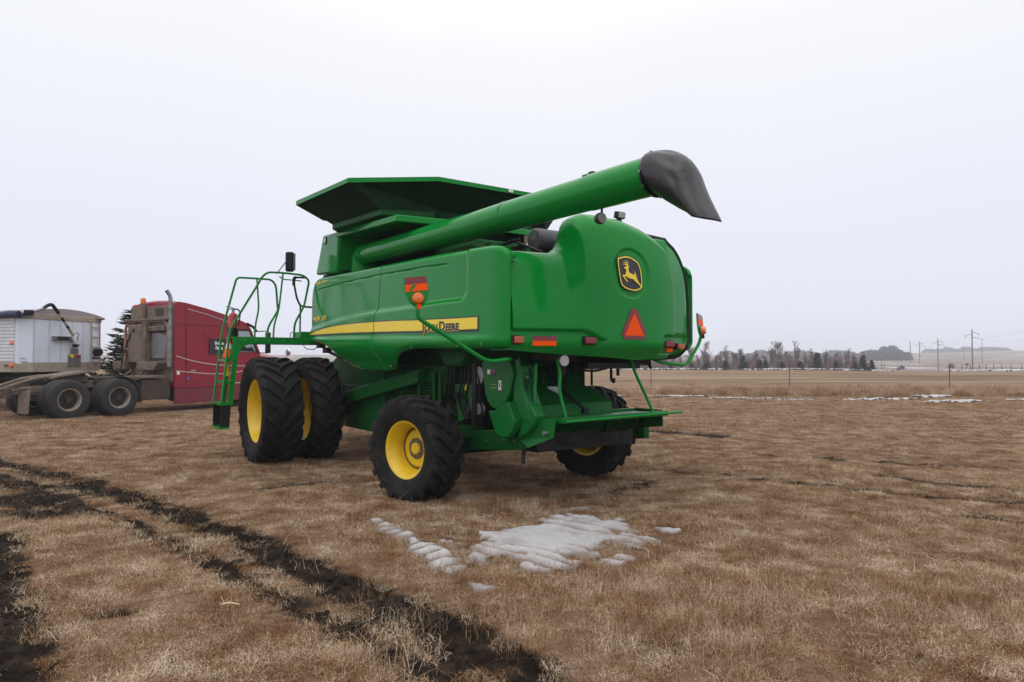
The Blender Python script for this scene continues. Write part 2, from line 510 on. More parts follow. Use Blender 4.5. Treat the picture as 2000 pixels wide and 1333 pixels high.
# ---- rear hood
HB_T = [(-1.3, 3.05), (-.95, 3.16), (-.78, 3.255), (-.63, 3.315), (-.31, 3.372), (.09, 3.385), (.30, 3.375), (.40, 3.345), (.49, 3.305), (.555, 3.24), (.605, 3.15), (.65, 3.05), (.70, 2.965), (.76, 2.915), (.85, 2.895), (1.25, 2.90), (1.45, 2.91)]
HB_B = [(-1.2, 1.72), (-.58, 1.70), (-.26, 1.69), (.26, 1.725), (.76, 1.75), (1.2, 1.78), (1.57, 1.82)]
HB_R = [(1.6, -.90), (2.0, -.92), (2.37, -.92), (2.6, -.90), (2.87, -.845), (3.0, -.80), (3.09, -.75), (3.25, -.64), (3.4, -.56)]
def hood_a(b, z):
    a = -2.0 + .25 * abs((b - 0.02) / 1.35) ** 2.6
    a += .13 * max(0, (z - 2.55) / .8) ** 2
    a += .12 * max(0, min(1, (b - .58) / .20)) * sst(2.05, 3.0, z)
    # waist crease and undercut
    zc = 1.90 if b < .3 else 1.90 + .0 * b
    a += .14 * sst(zc, zc - .24, z) ** 1.2
    # recessed lamp band, lower left
    d = min((b - (.30 + .25 * max(0, 1.93 - z))), (2.015 - z) - .10 * sst(.62, .30, b))
    a += .040 * sst(-.018, .018, d)
    # recessed lamp pocket, lower right
    d2 = min(-.67 - b - .5 * max(0, z - 1.93), 1.985 - z, z - 1.76)
    a += .030 * sst(-.015, .015, d2)
    # shallow dish round the emblem
    e = math.hypot((b + .10) / .27, (z - 2.695) / .265)
    a += .020 * sst(1.14, 1.02, e)
    return a
m = MB(); g = []
NU = 150
for i in range(NU + 1):
    u = i / NU
    col = []
    bt = 1.40 + (-.86 - 1.40) * u
    zt, zb = lerp_tab(HB_T, bt), lerp_tab(HB_B, bt)
    Rr = .20
    for j in range(101):
        z = zb + (zt - Rr - zb) * j / 100
        b = 1.40 + (lerp_tab(HB_R, z) - 1.40) * u
        col.append((hood_a(b, z), b, z))
    b_end = col[-1][1]; a_end = col[-1][0]
    for j in range(1, 11):
        th = math.pi / 2 * j / 10
        bb = 1.40 + (lerp_tab(HB_R, zt - Rr + Rr * math.sin(th)) - 1.40) * u
        col.append((a_end + .9 * Rr * (1 - math.cos(th)) + .05 * math.sin(th), bb, zt - Rr + Rr * math.sin(th)))
    for da, dz in ((.06, -.002), (.12, -.02), (.15, -.10)):
        p = col[110]
        col.append((p[0] + da, p[1], p[2] + dz * (1 if zt > 3.0 else .3)))
    # underside lip
    p0 = col[0]
    col = [(p0[0] + .35, p0[1], p0[2] + .03), (p0[0] + .05, p0[1], p0[2] - .004)] + col
    g.append(col)
def skirt(col, s):
    r = []
    for (da, db) in ((.006, .010), (.03, .016), (.28, .016)):
        r.append([(p[0] + da, p[1] + s * db, p[2]) for p in col])
    return r
g = skirt(g[0], -1)[::-1] + g + skirt(g[-1], -1)
m.sheet(g, flip=False)
hood = m.build('rear_hood', M['green'], comb, smooth=32)

def on_hood(b, z, off=.006):
    return (hood_a(b, z) - off, b, z)
# rear right corner panel with its black seal
CO = [(1.72, -1.27), (1.78, -1.34), (1.98, -1.42), (2.1, -1.44), (2.4, -1.42), (2.82, -1.31), (3.0, -1.22), (3.10, -1.13), (3.17, -.98)]
g = []
for i in range(25):
    u = i / 24; col = []
    for j in range(60):
        z = 1.74 + (3.20 - 1.74) * j / 59
        b0, b1 = lerp_tab(HB_R, z) - .045, lerp_tab(CO, z) + .04
        b = b0 + (b1 - b0) * u
        a = -1.865 + .30 * max(0, -b - .92) + .25 * max(0, (-b - 1.25) / .2) ** 2 * .2 + .12 * max(0, (z - 2.6) / .6) ** 2
        if z < 1.99 and b > b1 + .03: a += .03
        if z < 1.88: a += .16 * ((1.88 - z) / .16) ** 1.5
        col.append((a, b, z))
    g.append(col)
corner = MB().sheet(g).build('corner_panel', M['green'], comb, smooth=50, solid=.03, solid_off=1)
edge = [g[-1][j] for j in range(60)]
path = [(-1.55, -.95, 1.71)] + [(p[0] + .02, p[1] - .015, p[2]) for p in edge] + [(-1.62, -.62, 3.25)]
MB().tube(path, .034, 8).build('edge_seal', M['black'], comb)
# dark gap seal, left
MB().tube([(-1.58, 1.36, 1.83), (-1.60, 1.37, 2.3), (-1.59, 1.365, 2.78), (-1.53, 1.35, 2.85)], .05, 8).build('edge_seal', M['black'], comb)

# ---- emblem
EMB = [(165, 180), (215, 165), (280, 155), (330, 160), (375, 178), (425, 205), (460, 232), (482, 275), (497, 330), (506, 400), (510, 480), (510, 545), (480, 576), (430, 590), (380, 592), (310, 575), (250, 552), (205, 512), (188, 450), (172, 350), (164, 260)]
ec = (337, 375)
def emb_pt(x, y, off):      # emblem drawing units -> hood surface
    b = .128 - .00116 * (x - 165) - .0000 * y
    z = 2.905 - .00098 * (y - 155) + .00009 * (x - 337)
    return on_hood(b, z, off)
def poly_fan(pts, off, sc=1.0):
    c = [(ec[0] + (p[0] - ec[0]) * sc, ec[1] + (p[1] - ec[1]) * sc) for p in pts]
    n = len(c)
    rings = [c, [(ec[0] + (p[0] - ec[0]) * .6, ec[1] + (p[1] - ec[1]) * .6) for p in c], [(ec[0] + (p[0] - ec[0]) * .25, ec[1] + (p[1] - ec[1]) * .25) for p in c]]
    vs = [emb_pt(p[0], p[1], off) for r in rings for p in r] + [emb_pt(ec[0], ec[1], off)]
    fs = []
    for k in range(2):
        fs += [(k * n + i, k * n + (i + 1) % n, (k + 1) * n + (i + 1) % n, (k + 1) * n + i) for i in range(n)]
    fs += [(2 * n + i, 2 * n + (i + 1) % n, 3 * n) for i in range(n)]
    return vs, fs
def ring_poly(pts, s0, s1, off):
    n = len(pts); vs = []
    for sc in (s0, s1):
        vs += [emb_pt(ec[0] + (p[0] - ec[0]) * sc, ec[1] + (p[1] - ec[1]) * sc, off) for p in pts]
    return vs, [(i, (i + 1) % n, n + (i + 1) % n, n + i) for i in range(n)]
emb = MB().add(*poly_fan(EMB, .016)).build('emblem', M['decal_k'], comb, smooth=0)
MB().add(*ring_poly(EMB, .945, .875, .024)).build('emblem_ring', M['stripe'], emb, smooth=0)
dm = MB()
def dpoly(pts):
    dm.add([emb_pt(x, y, .0245) for x, y in pts], [tuple(range(len(pts)))])
dpoly([(250, 308), (272, 290), (300, 283), (312, 288), (312, 325), (318, 358), (290, 372), (276, 350), (280, 322), (256, 314)])        # head and neck
dpoly([(306, 288), (332, 286), (318, 300)])                                                                                       # ear
dpoly([(276, 350), (318, 358), (340, 372), (382, 384), (412, 396), (424, 420), (404, 450), (376, 442), (312, 428), (280, 405), (266, 388)])  # trunk
dpoly([(412, 396), (430, 440), (452, 480), (470, 500), (458, 512), (420, 482), (394, 462), (376, 442)])                            # thigh
dpoly([(470, 498), (494, 528), (480, 540), (455, 508)])                                                                           # hind shank
dpoly([(266, 388), (282, 404), (262, 408), (228, 400), (224, 388)])                                                               # fore leg
dpoly([(228, 398), (246, 400), (300, 468), (290, 476), (244, 424)])                                                               # fore shank
dpoly([(384, 342), (396, 356), (410, 372), (418, 396), (404, 394), (398, 372)])                                                   # tail
for p in ([(300, 288), (306, 272), (300, 236), (286, 214), (294, 214), (310, 238), (314, 272), (308, 288)], [(303, 272), (268, 228), (262, 224), (268, 220), (306, 262)],
          [(300, 280), (262, 250), (240, 244), (244, 238), (268, 244), (304, 272)], [(298, 286), (268, 268), (240, 266), (244, 260), (272, 262), (300, 280)]):
    dpoly(p)
dm.build('deer_figure', M['stripe'], emb, smooth=0)
# ---- slow vehicle triangle, lamps and reflectors on the hood
def hood_poly(pts, off, name, matl, par, th=.006):
    cz = sum(p[1] for p in pts) / len(pts); cb = sum(p[0] for p in pts) / len(pts)
    amin = min(hood_a(p[0], p[1]) for p in pts + [(cb, cz)])
    return MB().prism([(amin - off, p[0], p[1]) for p in pts], (th, 0, 0)).build(name, matl, par, smooth=0)
smv = hood_poly([(-.078, 2.285), (-.168, 2.285), (-.318, 2.000), (-.285, 1.930), (.045, 1.930), (.075, 2.000)], .010, 'slow_vehicle_triangle', M['dkred'], comb)
hood_poly([(-.122, 2.235), (-.274, 1.972), (.030, 1.972)], .014, 'triangle_face', M['orange'], smv, .005)
def hood_lamp(b0, b1, z0, z1, matl, name='tail_lamp', depth=.045):
    bc = (b0 + b1) / 2; a = hood_a(bc, (z0 + z1) / 2)
    e = MB().span((a + .02, b0 + .012, z0 - .012), (a - .014, b1 - .012, z1 + .012)).build(name, M['black'], comb, bevel=.006)
    MB().span((a - .006, b0, z0), (a - depth, b1, z1)).build('lens', matl, e, bevel=.012, seg=3)
    return e
hood_lamp(1.395, 1.275, 1.868, 1.945, M['amber_d'])
hood_lamp(.595, .44, 1.868, 1.942, M['dkred'])
def reflector(b0, b1, z0, z1):
    zm = (z0 + z1) / 2
    a = min(hood_a(b0, zm), hood_a(b1, zm))
    e = MB().prism([(hood_a(b0, zm) - .014, b0, zm), (hood_a(b1, zm) - .014, b1, zm), (hood_a(b1, z1) - .014, b1, z1), (hood_a(b0, z1) - .014, b0, z1)], (.004, 0, 0)).build('reflector', M['dkred'], comb, smooth=0)
    MB().prism([(hood_a(b0, z0) - .022, b0, z0), (hood_a(b1, z0) - .022, b1, z0), (hood_a(b1, zm) - .014, b1, zm), (hood_a(b0, zm) - .014, b0, zm)], (.004, 0, 0)).build('reflector_stripe', M['orange'], e, smooth=0)
reflector(1.19, .93, 1.845, 1.95)
hood_lamp(-.73, -.885, 1.85, 1.92, M['dkred'])
e = MB().span((-1.885, -.80, 1.79), (-1.875, -.90, 1.845)).build('reflector', M['orange'], comb, smooth=0)
e = MB().span((-1.74, -1.04, 1.82), (-1.83, -1.16, 1.90)).build('tail_lamp', M['black'], comb, bevel=.006)
MB().span((-1.79, -1.045, 1.825), (-1.865, -1.155, 1.895)).build('lens', M['amber_d'], e, bevel=.01, seg=3)
# work lamp on the hood top
e = MB().box((-1.62, -.26, 3.40), (.05, .05, .06)).build('work_lamp', M['black'], comb, bevel=.006)
MB().box((-1.63, -.26, 3.455), (.075, .13, .085), ry=R_(-12)).build('lamp_housing', M['black'], e, bevel=.012)
MB().box((-1.672, -.26, 3.448), (.012, .108, .062), ry=R_(-12)).build('lens', M['lens'], e, bevel=.004)
# round lamp below the hood edge
e = MB().tube([(-1.70, .74, 1.82), (-1.72, .74, 1.74), (-1.74, .74, 1.70)], .014, 8).build('work_lamp', M['black'], comb)
MB().lathe([(0, .001), (0, .062), (.03, .06), (.055, .04), (.06, .001)], 24, 'x', (-1.79, .74, 1.685)).build('lens', M['lens'], e)

# ---- marker arms
def marker(s, arm, head, yaw, tilt=0):
    a = MB().tube(fillet(arm, .10), .021, 10).build('marker_arm', M['green'], comb)
    h = empty('marker_paddle', head, 0, comb)
    h.rotation_euler = (R_(-7) * s, tilt, yaw)
    # paddle lies in its local y-z plane, facing -x
    out = [(-.105, .27), (.105, .27), (.115, .22), (.112, .10), (.085, .02), (.04, -.025), (-.04, -.025), (-.085, .02), (-.112, .10), (-.115, .22)]
    MB().prism([(0, y, z) for y, z in out], (.02, 0, 0)).build('paddle_plate', M['green'], h, smooth=0, bevel=.004)
    MB().prism([(-.004, y, z) for y, z in [(-.1, .262), (.1, .262), (.107, .222), (.107, .195), (-.107, .195), (-.107, .222)]], (.003, 0, 0)).build('reflector', M['dkred'], h, smooth=0)
    MB().prism([(-.004, y, z) for y, z in [(-.107, .193), (.107, .193), (.105, .125), (-.105, .125)]], (.003, 0, 0)).build('reflector', M['orange'], h, smooth=0)
    if s > 0: MB().prism([(-.008, y, z) for y, z in [(.055, .128), (.075, .145), (.028, .192), (-.005, .188)]], (.003, 0, 0)).build('plate_notch', M['green'], h, smooth=0)
    MB().lathe([(.0, .058), (-.02, .058), (-.045, .045), (-.052, .02), (-.053, .001)], 28, 'x', (-.012, 0, .052)).build('lamp_lens', M['amber'], h)
    MB().box((-.015, 0, -.03), (.04, .04, .05)).build('clamp', M['orange'] if s > 0 else M['black'], h, bevel=.005)
    return h
marker(1, [(-1.55, 1.30, 1.70), (-1.74, 1.47, 1.70), (-1.75, 1.73, 1.67), (-1.75, 2.54, 2.10), (-1.75, 2.54, 2.22)], (-1.75, 2.53, 2.235), R_(-20), 0)
marker(-1, [(-1.60, -.75, 1.74), (-1.75, -.82, 1.66), (-1.75, -1.31, 1.62), (-1.75, -1.56, 1.90), (-1.75, -1.60, 2.00)], (-1.75, -1.61, 2.025), R_(24), R_(6))

# ---- grain tank, its flared extension and the front corner block
def zmir(p): return (p[0], 2 * PC - p[1], p[2])
tank = MB()
tank.prism([(4.30, .72, 2.7), (4.30, .72, 3.88), (1.10, .72, 3.88), (1.10, .72, 2.7)], (0, -1.54, 0))
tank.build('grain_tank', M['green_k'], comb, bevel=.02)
tb = MB()      # overhanging upper tank with the recess for the auger below it
oct_ = [(1.14, .56), (1.14, -.66), (1.45, -1.57), (4.0, -1.57), (4.35, -.9), (4.35, .8), (4.0, 1.47), (1.10, 1.47)]
tb.prism([(3.36, 1.45, 3.74), (3.3, 1.45, 3.74), (1.10, 1.42, 3.64), (.85, .45, 3.62), (.85, -.60, 3.62), (1.45, -1.55, 3.74), (4.05, -1.55, 3.74)], (0, 0, .10)).build('tank_shelf', M['green'], comb, bevel=.015)
inner = [(1.20, .58), (1.53, 1.46), (3.02, 1.64), (3.85, 1.0), (3.85, -1.1), (3.02, -1.74), (1.53, -1.56), (1.20, -.68)]
tb = MB().prism([(a, b, 3.80) for a, b in inner[::-1]], (0, 0, .105)).build('tank_collar', M['green_d'], comb, bevel=.008)
# flare: rim polygon outside, inner polygon below
rim = [(.88, .86, 4.30), (1.70, 1.90, 4.30), (3.62, 2.04, 4.31), (4.55, 1.25, 4.30), (4.55, -1.35, 4.30), (3.62, -2.14, 4.31), (1.70, -2.0, 4.30), (.88, -.96, 4.30)]
inn = [(1.19, .59, 3.89), (1.52, 1.48, 3.89), (3.02, 1.66, 3.89), (3.87, 1.0, 3.89), (3.87, -1.1, 3.89), (3.02, -1.76, 3.89), (1.52, -1.58, 3.89), (1.19, -.69, 3.89)]
fl = MB(); n = len(rim)
vs = inn + rim; fl.add(vs, [(i, (i + 1) % n, n + (i + 1) % n, n + i) for i in range(n)])
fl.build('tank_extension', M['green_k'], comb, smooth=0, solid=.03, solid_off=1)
lip = MB()
for i in range(n):
    a, b = Vector(rim[i]), Vector(rim[(i + 1) % n])
    up = Vector((0, 0, .055))
    nn = Vector((b.y - a.y, a.x - b.x, 0)).normalized() * .018
    lip.hexa([a - up - nn * .2, b - up - nn * .2, b - up + nn, a - up + nn, a + up * .15 - nn * .2, b + up * .15 - nn * .2, b + up * .15 + nn, a + up * .15 + nn])
lip.build('extension_lip', M['green'], comb, smooth=0)
MB().span((.865, -.34, 4.255), (.855, -.42, 4.305)).build('sticker', M['white'], comb, smooth=0)
# front corner block beside the recess
blk = MB().add([(4.45, 1.42, 3.22), (3.40, 1.42, 3.15), (3.27, 1.44, 3.83), (4.08, 1.42, 3.89), (4.45, .65, 3.22), (3.40, .65, 3.15), (3.27, .65, 3.83), (4.08, .65, 3.89)],
               [(3, 2, 1, 0), (4, 5, 6, 7), (0, 1, 5, 4), (1, 2, 6, 5), (2, 3, 7, 6), (3, 0, 4, 7)])
MB().span((4.3, 1.34, 2.6), (3.3, .7, 3.2)).build('tank_base', M['green_k'], comb, bevel=.02)
blk.build('corner_block', M['green'], comb, bevel=.04, seg=3)
e = MB().box((3.93, 1.425, 3.77), (.12, .02, .13), ry=R_(-8)).build('marker_lamp', M['black'], comb, bevel=.01)
MB().box((3.93, 1.437, 3.77), (.09, .012, .09), ry=R_(-8)).build('lens', M['lens'], e, bevel=.006)

# ---- unloading auger along the left side
AX = [(3.0, 1.05, 3.44), (2.13, 1.05, 3.42), (-.78, 1.05, 3.37), (-2.63, 1.05, 3.355), (-3.36, 1.05, 3.345)]
au = MB().tube([AX[0], AX[1], (-.4, 1.05, 3.377), (-2.60, 1.05, 3.356)], .173, 40).build('unloading_auger', M['green'], comb)
MB().tube([(-2.58, 1.05, 3.356), (-3.50, 1.05, 3.343)], .180, 40).build('auger_tube_end', M['green'], au)
MB().tube(fillet([(2.9, 1.05, 3.44), (3.16, 1.05, 3.445), (3.20, 1.05, 3.15), (3.20, 1.03, 2.7)], .22, 8), .185, 32).build('auger_elbow', M['green'], au)
for xx in (.55, -1.15): MB().lathe([(-.012, .1765), (-.004, .1775), (.004, .1775), (.012, .1765)], 40, 'x', (xx, 1.05, 3.377 if xx < 1 else 3.4)).build('weld_seam', M['green'], au)
for k in range(10):
    t_ = 2 * math.pi * k / 10
    MB().cyl((-3.45, 1.05 + .203 * math.cos(t_), 3.344 + .203 * math.sin(t_)), (-3.45, 1.05 + .214 * math.cos(t_), 3.344 + .214 * math.sin(t_)), .012, 6).build('clamp_bolt', M['steel'], au)
bt = MB()
for k in range(5):
    bt.box((-2.58, 1.05 + .178 * math.cos(R_(60 + 15 * k)), 3.36 + .178 * math.sin(R_(60 + 15 * k))), (.05, .012, .012))
bt.box((-2.60, 1.05, 3.545), (.06, .05, .03))
bt.build('tube_latch', M['green_d'], au)
# rubber boot: swept rings from the tube mouth down to the outlet lip
SEC = [((-3.415, 3.550), (-3.475, 3.150), .203), ((-3.505, 3.560), (-3.515, 3.132), .210), ((-3.62, 3.530), (-3.57, 3.092), .214), ((-3.755, 3.458), (-3.625, 3.052), .212), ((-3.85, 3.365), (-3.69, 3.018), .205),
       ((-3.885, 3.250), (-3.76, 2.972), .185), ((-3.935, 3.120), (-3.84, 2.925), .168), ((-4.005, 2.98), (-3.895, 2.895), .160), ((-4.085, 2.825), (-3.945, 2.862), .160)]
bm = MB(); rings = []
NB = 44
for si, (tp, bo, ry_) in enumerate(SEC):
    cx, cz = (tp[0] + bo[0]) / 2, (tp[1] + bo[1]) / 2
    hx, hz = (tp[0] - bo[0]) / 2, (tp[1] - bo[1]) / 2
    ring = []
    for k in range(NB):
        th = 2 * math.pi * k / NB
        w_ = 1 + .022 * math.sin(3 * th + si * 1.3) + .014 * math.sin(7 * th + si * 2.1)
        c_, s_ = math.cos(th), math.sin(th)
        dent = .030 * math.exp(-((si - 3) / 1.1) ** 2 - ((th - 2.9 * math.pi / 8) / .5) ** 2) + .030 * math.exp(-((si - 1.5) / .8) ** 2 - ((th - .25) / .45) ** 2)
        fl_ = sst(4, 8, si)          # towards the outlet the hose flattens to a wide slot
        c2 = math.copysign(abs(c_) ** (1 - .45 * fl_), c_)
        w_ -= .27 * math.exp(-(((si - 2.9) * .50 + (th - .80) * 1.0) / .22) ** 2) * math.exp(-((si - 3.1) / 1.6) ** 2); w_ += .09 * math.exp(-((si - 1.2) / .9) ** 2 - ((th - .35) / .5) ** 2)
        w_ -= .13 * math.exp(-((si - 5.2) / .6) ** 2 - ((th - .5) / .5) ** 2)
        ring.append((cx + hx * s_ * w_, 1.05 + (ry_ * w_ - dent) * c2, cz + hz * s_ * w_ ))
    rings.append(ring)
nr = len(rings)
bm.add([p for r in rings for p in r], [(i * NB + k, (i + 1) * NB + k, (i + 1) * NB + (k + 1) % NB, i * NB + (k + 1) % NB) for i in range(nr - 1) for k in range(NB)])
boot = bm.build('auger_boot', M['boot'], au, smooth=70, solid=.012)
sm = boot.modifiers.new('sub', 'SUBSURF'); sm.levels = 1; sm.render_levels = 1
MB().lathe([(-.012, .205), (.012, .205), (.012, .18), (-.012, .18)], 40, 'x', (-3.45, 1.05, 3.344), closed=True).build('boot_clamp', M['black'], au)
# lamp hanging under the tube
e = MB().tube([(-2.74, 1.05, 3.19), (-2.74, 1.05, 3.12), (-2.70, 1.05, 3.09)], .012, 8).build('auger_lamp', M['black'], comb)
MB().lathe([(.035, .001), (.03, .04), (0, .056), (-.03, .058), (-.04, .052), (-.045, .001)], 24, 'x', (-2.70, 1.05, 3.075)).build('lamp_housing', M['boot'], e)
MB().lathe([(0, .001), (0, .050), (.012, .050)], 24, 'x', (-2.752, 1.05, 3.075)).build('lens', M['lens_d'], e)

# ---- engine deck behind the tank
MB().span((3.6, 1.05, 1.62), (-1.40, -1.05, 2.82)).build('body_core', M['green_k'], comb, bevel=.02)
ek = MB().span((.82, .95, 2.82), (.70, -1.0, 3.45)); ek.span((.5, .92, 2.82), (-.12, .42, 3.20)); ek.span((.45, -.2, 2.82), (-.5, -.9, 3.25))
ek.span((.70, .62, 3.10), (-.1, .55, 3.28))
ek.build('engine_cover', M['green_d'], comb, bevel=.02)
MB().lathe([(-.45, .001), (-.45, .13), (-.42, .155), (.22, .155), (.25, .13), (.25, .07), (.27, .001)], 28, 'y', (-.80, .18, 3.20)).build('air_cleaner', M['intake'], comb)
MB().tube(fillet([(-.74, .55, 3.12), (-.70, .62, 3.02), (-.6, .64, 2.85)], .1), .055, 16).build('air_duct', M['intake'], comb)
for p_, r_ in (([(.35, 1.15, 2.93), (-.9, .72, 3.17)], .022), ([(.3, 1.12, 2.90), (-1.0, .70, 3.08)], .03), ([(-.85, .75, 3.14), (-1.35, .72, 2.95)], .016)): MB().tube(p_, r_, 8).build('gas_strut', M['black'], comb)
MB().span((.2, .926, 3.02), (.06, .92, 3.10)).build('sticker', M['white'], comb, smooth=0)
MB().tube([(.95, .1, 3.62), (.95, -.3, 3.62)], .03).box((.98, -.1, 3.66), (.06, .16, .08)).box((.97, -.3, 3.68), (.05, .05, .14)).build('level_sensor', M['green_d'], comb)

# ---- cab at the front (largely hidden by the tank)
MB().span((5.55, .80, 2.0), (4.5, -.9, 2.45)).build('cab_body', M['green_d'], comb, bevel=.03)
MB().hexa([(5.6, -.86, 2.45), (5.6, .76, 2.45), (4.5, .76, 2.45), (4.5, -.86, 2.45), (5.5, -.82, 3.42), (5.5, .72, 3.42), (4.5, .72, 3.42), (4.5, -.82, 3.42)]).build('cab_window', M['glass'], comb, bevel=.02)
MB().span((5.6, .8, 3.42), (4.42, -.9, 3.56)).build('cab_roof', M['green'], comb, bevel=.04, seg=3)
MB().hexa([(5.2, -.7, 1.2), (5.2, .6, 1.2), (7.0, .6, .5), (7.0, -.7, .5), (5.2, -.7, 1.9), (5.2, .6, 1.9), (7.0, .6, 1.15), (7.0, -.7, 1.15)]).build('feeder_house', M['green_d'], comb, bevel=.02)

# ---- chassis and the machinery seen below the panels
ch = MB()
ch.span((4.6, .85, .62), (-.2, -.95, 1.85)); ch.span((4.3, .70, .45), (2.6, -.8, .7))
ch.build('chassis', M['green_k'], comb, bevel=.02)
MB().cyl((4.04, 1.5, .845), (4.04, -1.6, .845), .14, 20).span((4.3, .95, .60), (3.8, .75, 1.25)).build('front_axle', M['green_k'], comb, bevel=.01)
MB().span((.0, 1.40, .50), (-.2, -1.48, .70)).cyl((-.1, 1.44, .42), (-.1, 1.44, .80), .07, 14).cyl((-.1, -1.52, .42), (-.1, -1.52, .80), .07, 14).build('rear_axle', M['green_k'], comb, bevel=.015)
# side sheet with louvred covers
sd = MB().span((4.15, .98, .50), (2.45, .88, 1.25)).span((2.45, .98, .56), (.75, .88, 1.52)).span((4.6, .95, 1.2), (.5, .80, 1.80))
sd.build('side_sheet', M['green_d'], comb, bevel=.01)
MB().span((3.4, 1.0, 1.00), (3.35, .985, 1.07)).build('sticker', M['white'], comb, smooth=0)
lv = MB()
for (a0, a1) in ((2.30, 1.75), (1.70, 1.20), (1.12, .75)):
    for k in range(15):
        z = .80 + k * .04
        lv.box(((a0 + a1) / 2, .995, z), (a0 - a1 - .05, .03, .012), rx=R_(35))
lv.build('louvre', M['green_k'], comb, smooth=0)
for a in (2.36, 1.725, 1.16, .72, .55): MB().span((a + .03, 1.03, .55), (a - .03, .985, 1.50)).build('cover_frame', M['green_d'], comb, bevel=.008)
# inclined clean grain elevator
MB().hexa([(4.15, 1.12, .86), (1.0, 1.12, 1.37), (1.0, .985, 1.37), (4.15, .985, .86), (4.15, 1.12, 1.06), (1.0, 1.12, 1.56), (1.0, .985, 1.56), (4.15, .985, 1.06)]).build('elevator_housing', M['green_d'], comb, bevel=.012)
MB().tube([(4.15, 1.13, 1.07), (2.7, 1.13, 1.30)], .006, 6).build('cable', M['steel'], comb)
# service panel, hoses
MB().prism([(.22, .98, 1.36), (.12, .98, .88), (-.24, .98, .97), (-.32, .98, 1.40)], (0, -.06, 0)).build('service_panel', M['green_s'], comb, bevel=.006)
MB().span((-.05, 1.0, 1.30), (-.15, .985, 1.37)).build('sticker', M['stripe'], comb, smooth=0)
for k in range(7):
    a = .35 - .12 * k; y = 1.0 + .02 * (k % 3)
    MB().tube(fillet([(a, y, 1.62), (a - .05, y + .04, 1.40 - .03 * (k % 2)), (a + .08, y + .02, 1.15), (a - .06, y - .02, .92 + .05 * (k % 3))], .15), .012 + .004 * (k % 2), 8).build('hose', M['black'], comb)
MB().tube(fillet([(-.20, 1.02, 1.2), (-.12, 1.06, 1.02), (-.26, 1.05, .95), (-.3, 1.0, 1.0)], .1), .010, 8).build('hose', M['black'], comb)
for (a, z, s) in ((.10, 1.22, .05), (-.12, 1.12, .035), (.28, 1.05, .05), (-.20, 1.0, .04), (.3, .95, .06)):
    MB().lathe([(-.02, .001), (-.02, s), (.02, s), (.025, s * .6), (.025, .001)], 18, 'y', (a, 1.02, z)).build('valve', M['black'], comb)
MB().span((-.33, 1.06, .86), (-.42, .93, 1.65)).build('belt_guard', M['black'], comb, bevel=.02)
MB().hexa([(-.15, 1.0, .95), (-.30, 1.0, .95), (-.30, .94, .95), (-.15, .94, .95), (-.2, 1.0, 1.2), (-.25, 1.0, 1.2), (-.25, .94, 1.2), (-.2, .94, 1.2)]).build('bracket', M['steel'], comb)
MB().hexa([(.25, 1.12, 1.60), (-.2, 1.12, 1.60), (-.2, .95, 1.60), (.25, .95, 1.60), (.5, 1.12, 1.85), (-.4, 1.12, 1.85), (-.4, .95, 1.85), (.5, .95, 1.85)]).build('chute_cover', M['green_d'], comb, bevel=.05, seg=3)
# upper round belt shield
us = [(-.62, 1.66), (-.66, 1.46), (-.70, 1.28), (-.76, 1.19), (-.84, 1.13), (-.92, 1.11), (-1.02, 1.13), (-1.12, 1.19), (-1.20, 1.28), (-1.245, 1.40), (-1.29, 1.52), (-1.24, 1.64), (-1.15, 1.70)]
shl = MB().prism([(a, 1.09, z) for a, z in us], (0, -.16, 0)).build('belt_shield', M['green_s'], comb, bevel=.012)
for p_, q_, m_ in (((-.76, 1.096, 1.52), (-.82, 1.092, 1.575), 'white'), ((-1.0, 1.096, 1.34), (-1.055, 1.092, 1.45), 'white'), ((-.825, 1.096, 1.535), (-.93, 1.092, 1.575), 'dkred'), ((-1.0, 1.096, 1.452), (-1.055, 1.092, 1.475), 'dkred'), ((-1.0, 1.096, 1.315), (-1.055, 1.092, 1.338), 'dkred'), ((-.825, 1.096, 1.50), (-.93, 1.092, 1.533), 'decal_k'), ((-1.018, 1.098, 1.37), (-1.036, 1.094, 1.43), 'decal_k'), ((-.84, 1.096, 1.36), (-.95, 1.092, 1.363), 'stripe'), ((-.84, 1.096, 1.40), (-.95, 1.092, 1.403), 'stripe')):
    MB().span(p_, q_).build('sticker', M[m_], shl, smooth=0)
# rear half of the shield and the lower chopper drive cover
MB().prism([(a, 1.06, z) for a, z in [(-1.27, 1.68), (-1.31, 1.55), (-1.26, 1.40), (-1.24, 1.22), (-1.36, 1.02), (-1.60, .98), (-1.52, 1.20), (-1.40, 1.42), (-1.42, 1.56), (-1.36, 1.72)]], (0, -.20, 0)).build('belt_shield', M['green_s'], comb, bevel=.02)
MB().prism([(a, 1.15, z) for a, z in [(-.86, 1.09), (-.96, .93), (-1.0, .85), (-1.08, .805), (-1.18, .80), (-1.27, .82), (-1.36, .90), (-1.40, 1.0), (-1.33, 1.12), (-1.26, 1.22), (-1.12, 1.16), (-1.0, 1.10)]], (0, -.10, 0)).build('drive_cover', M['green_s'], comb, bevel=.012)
MB().prism([(a, 1.05, z) for a, z in [(-1.38, 1.20), (-1.36, .90), (-1.30, .80), (-1.48, .86), (-1.64, 1.0), (-1.66, 1.08), (-1.56, 1.20)]], (0, -.14, 0)).build('drive_cover', M['green_s'], comb, bevel=.02)
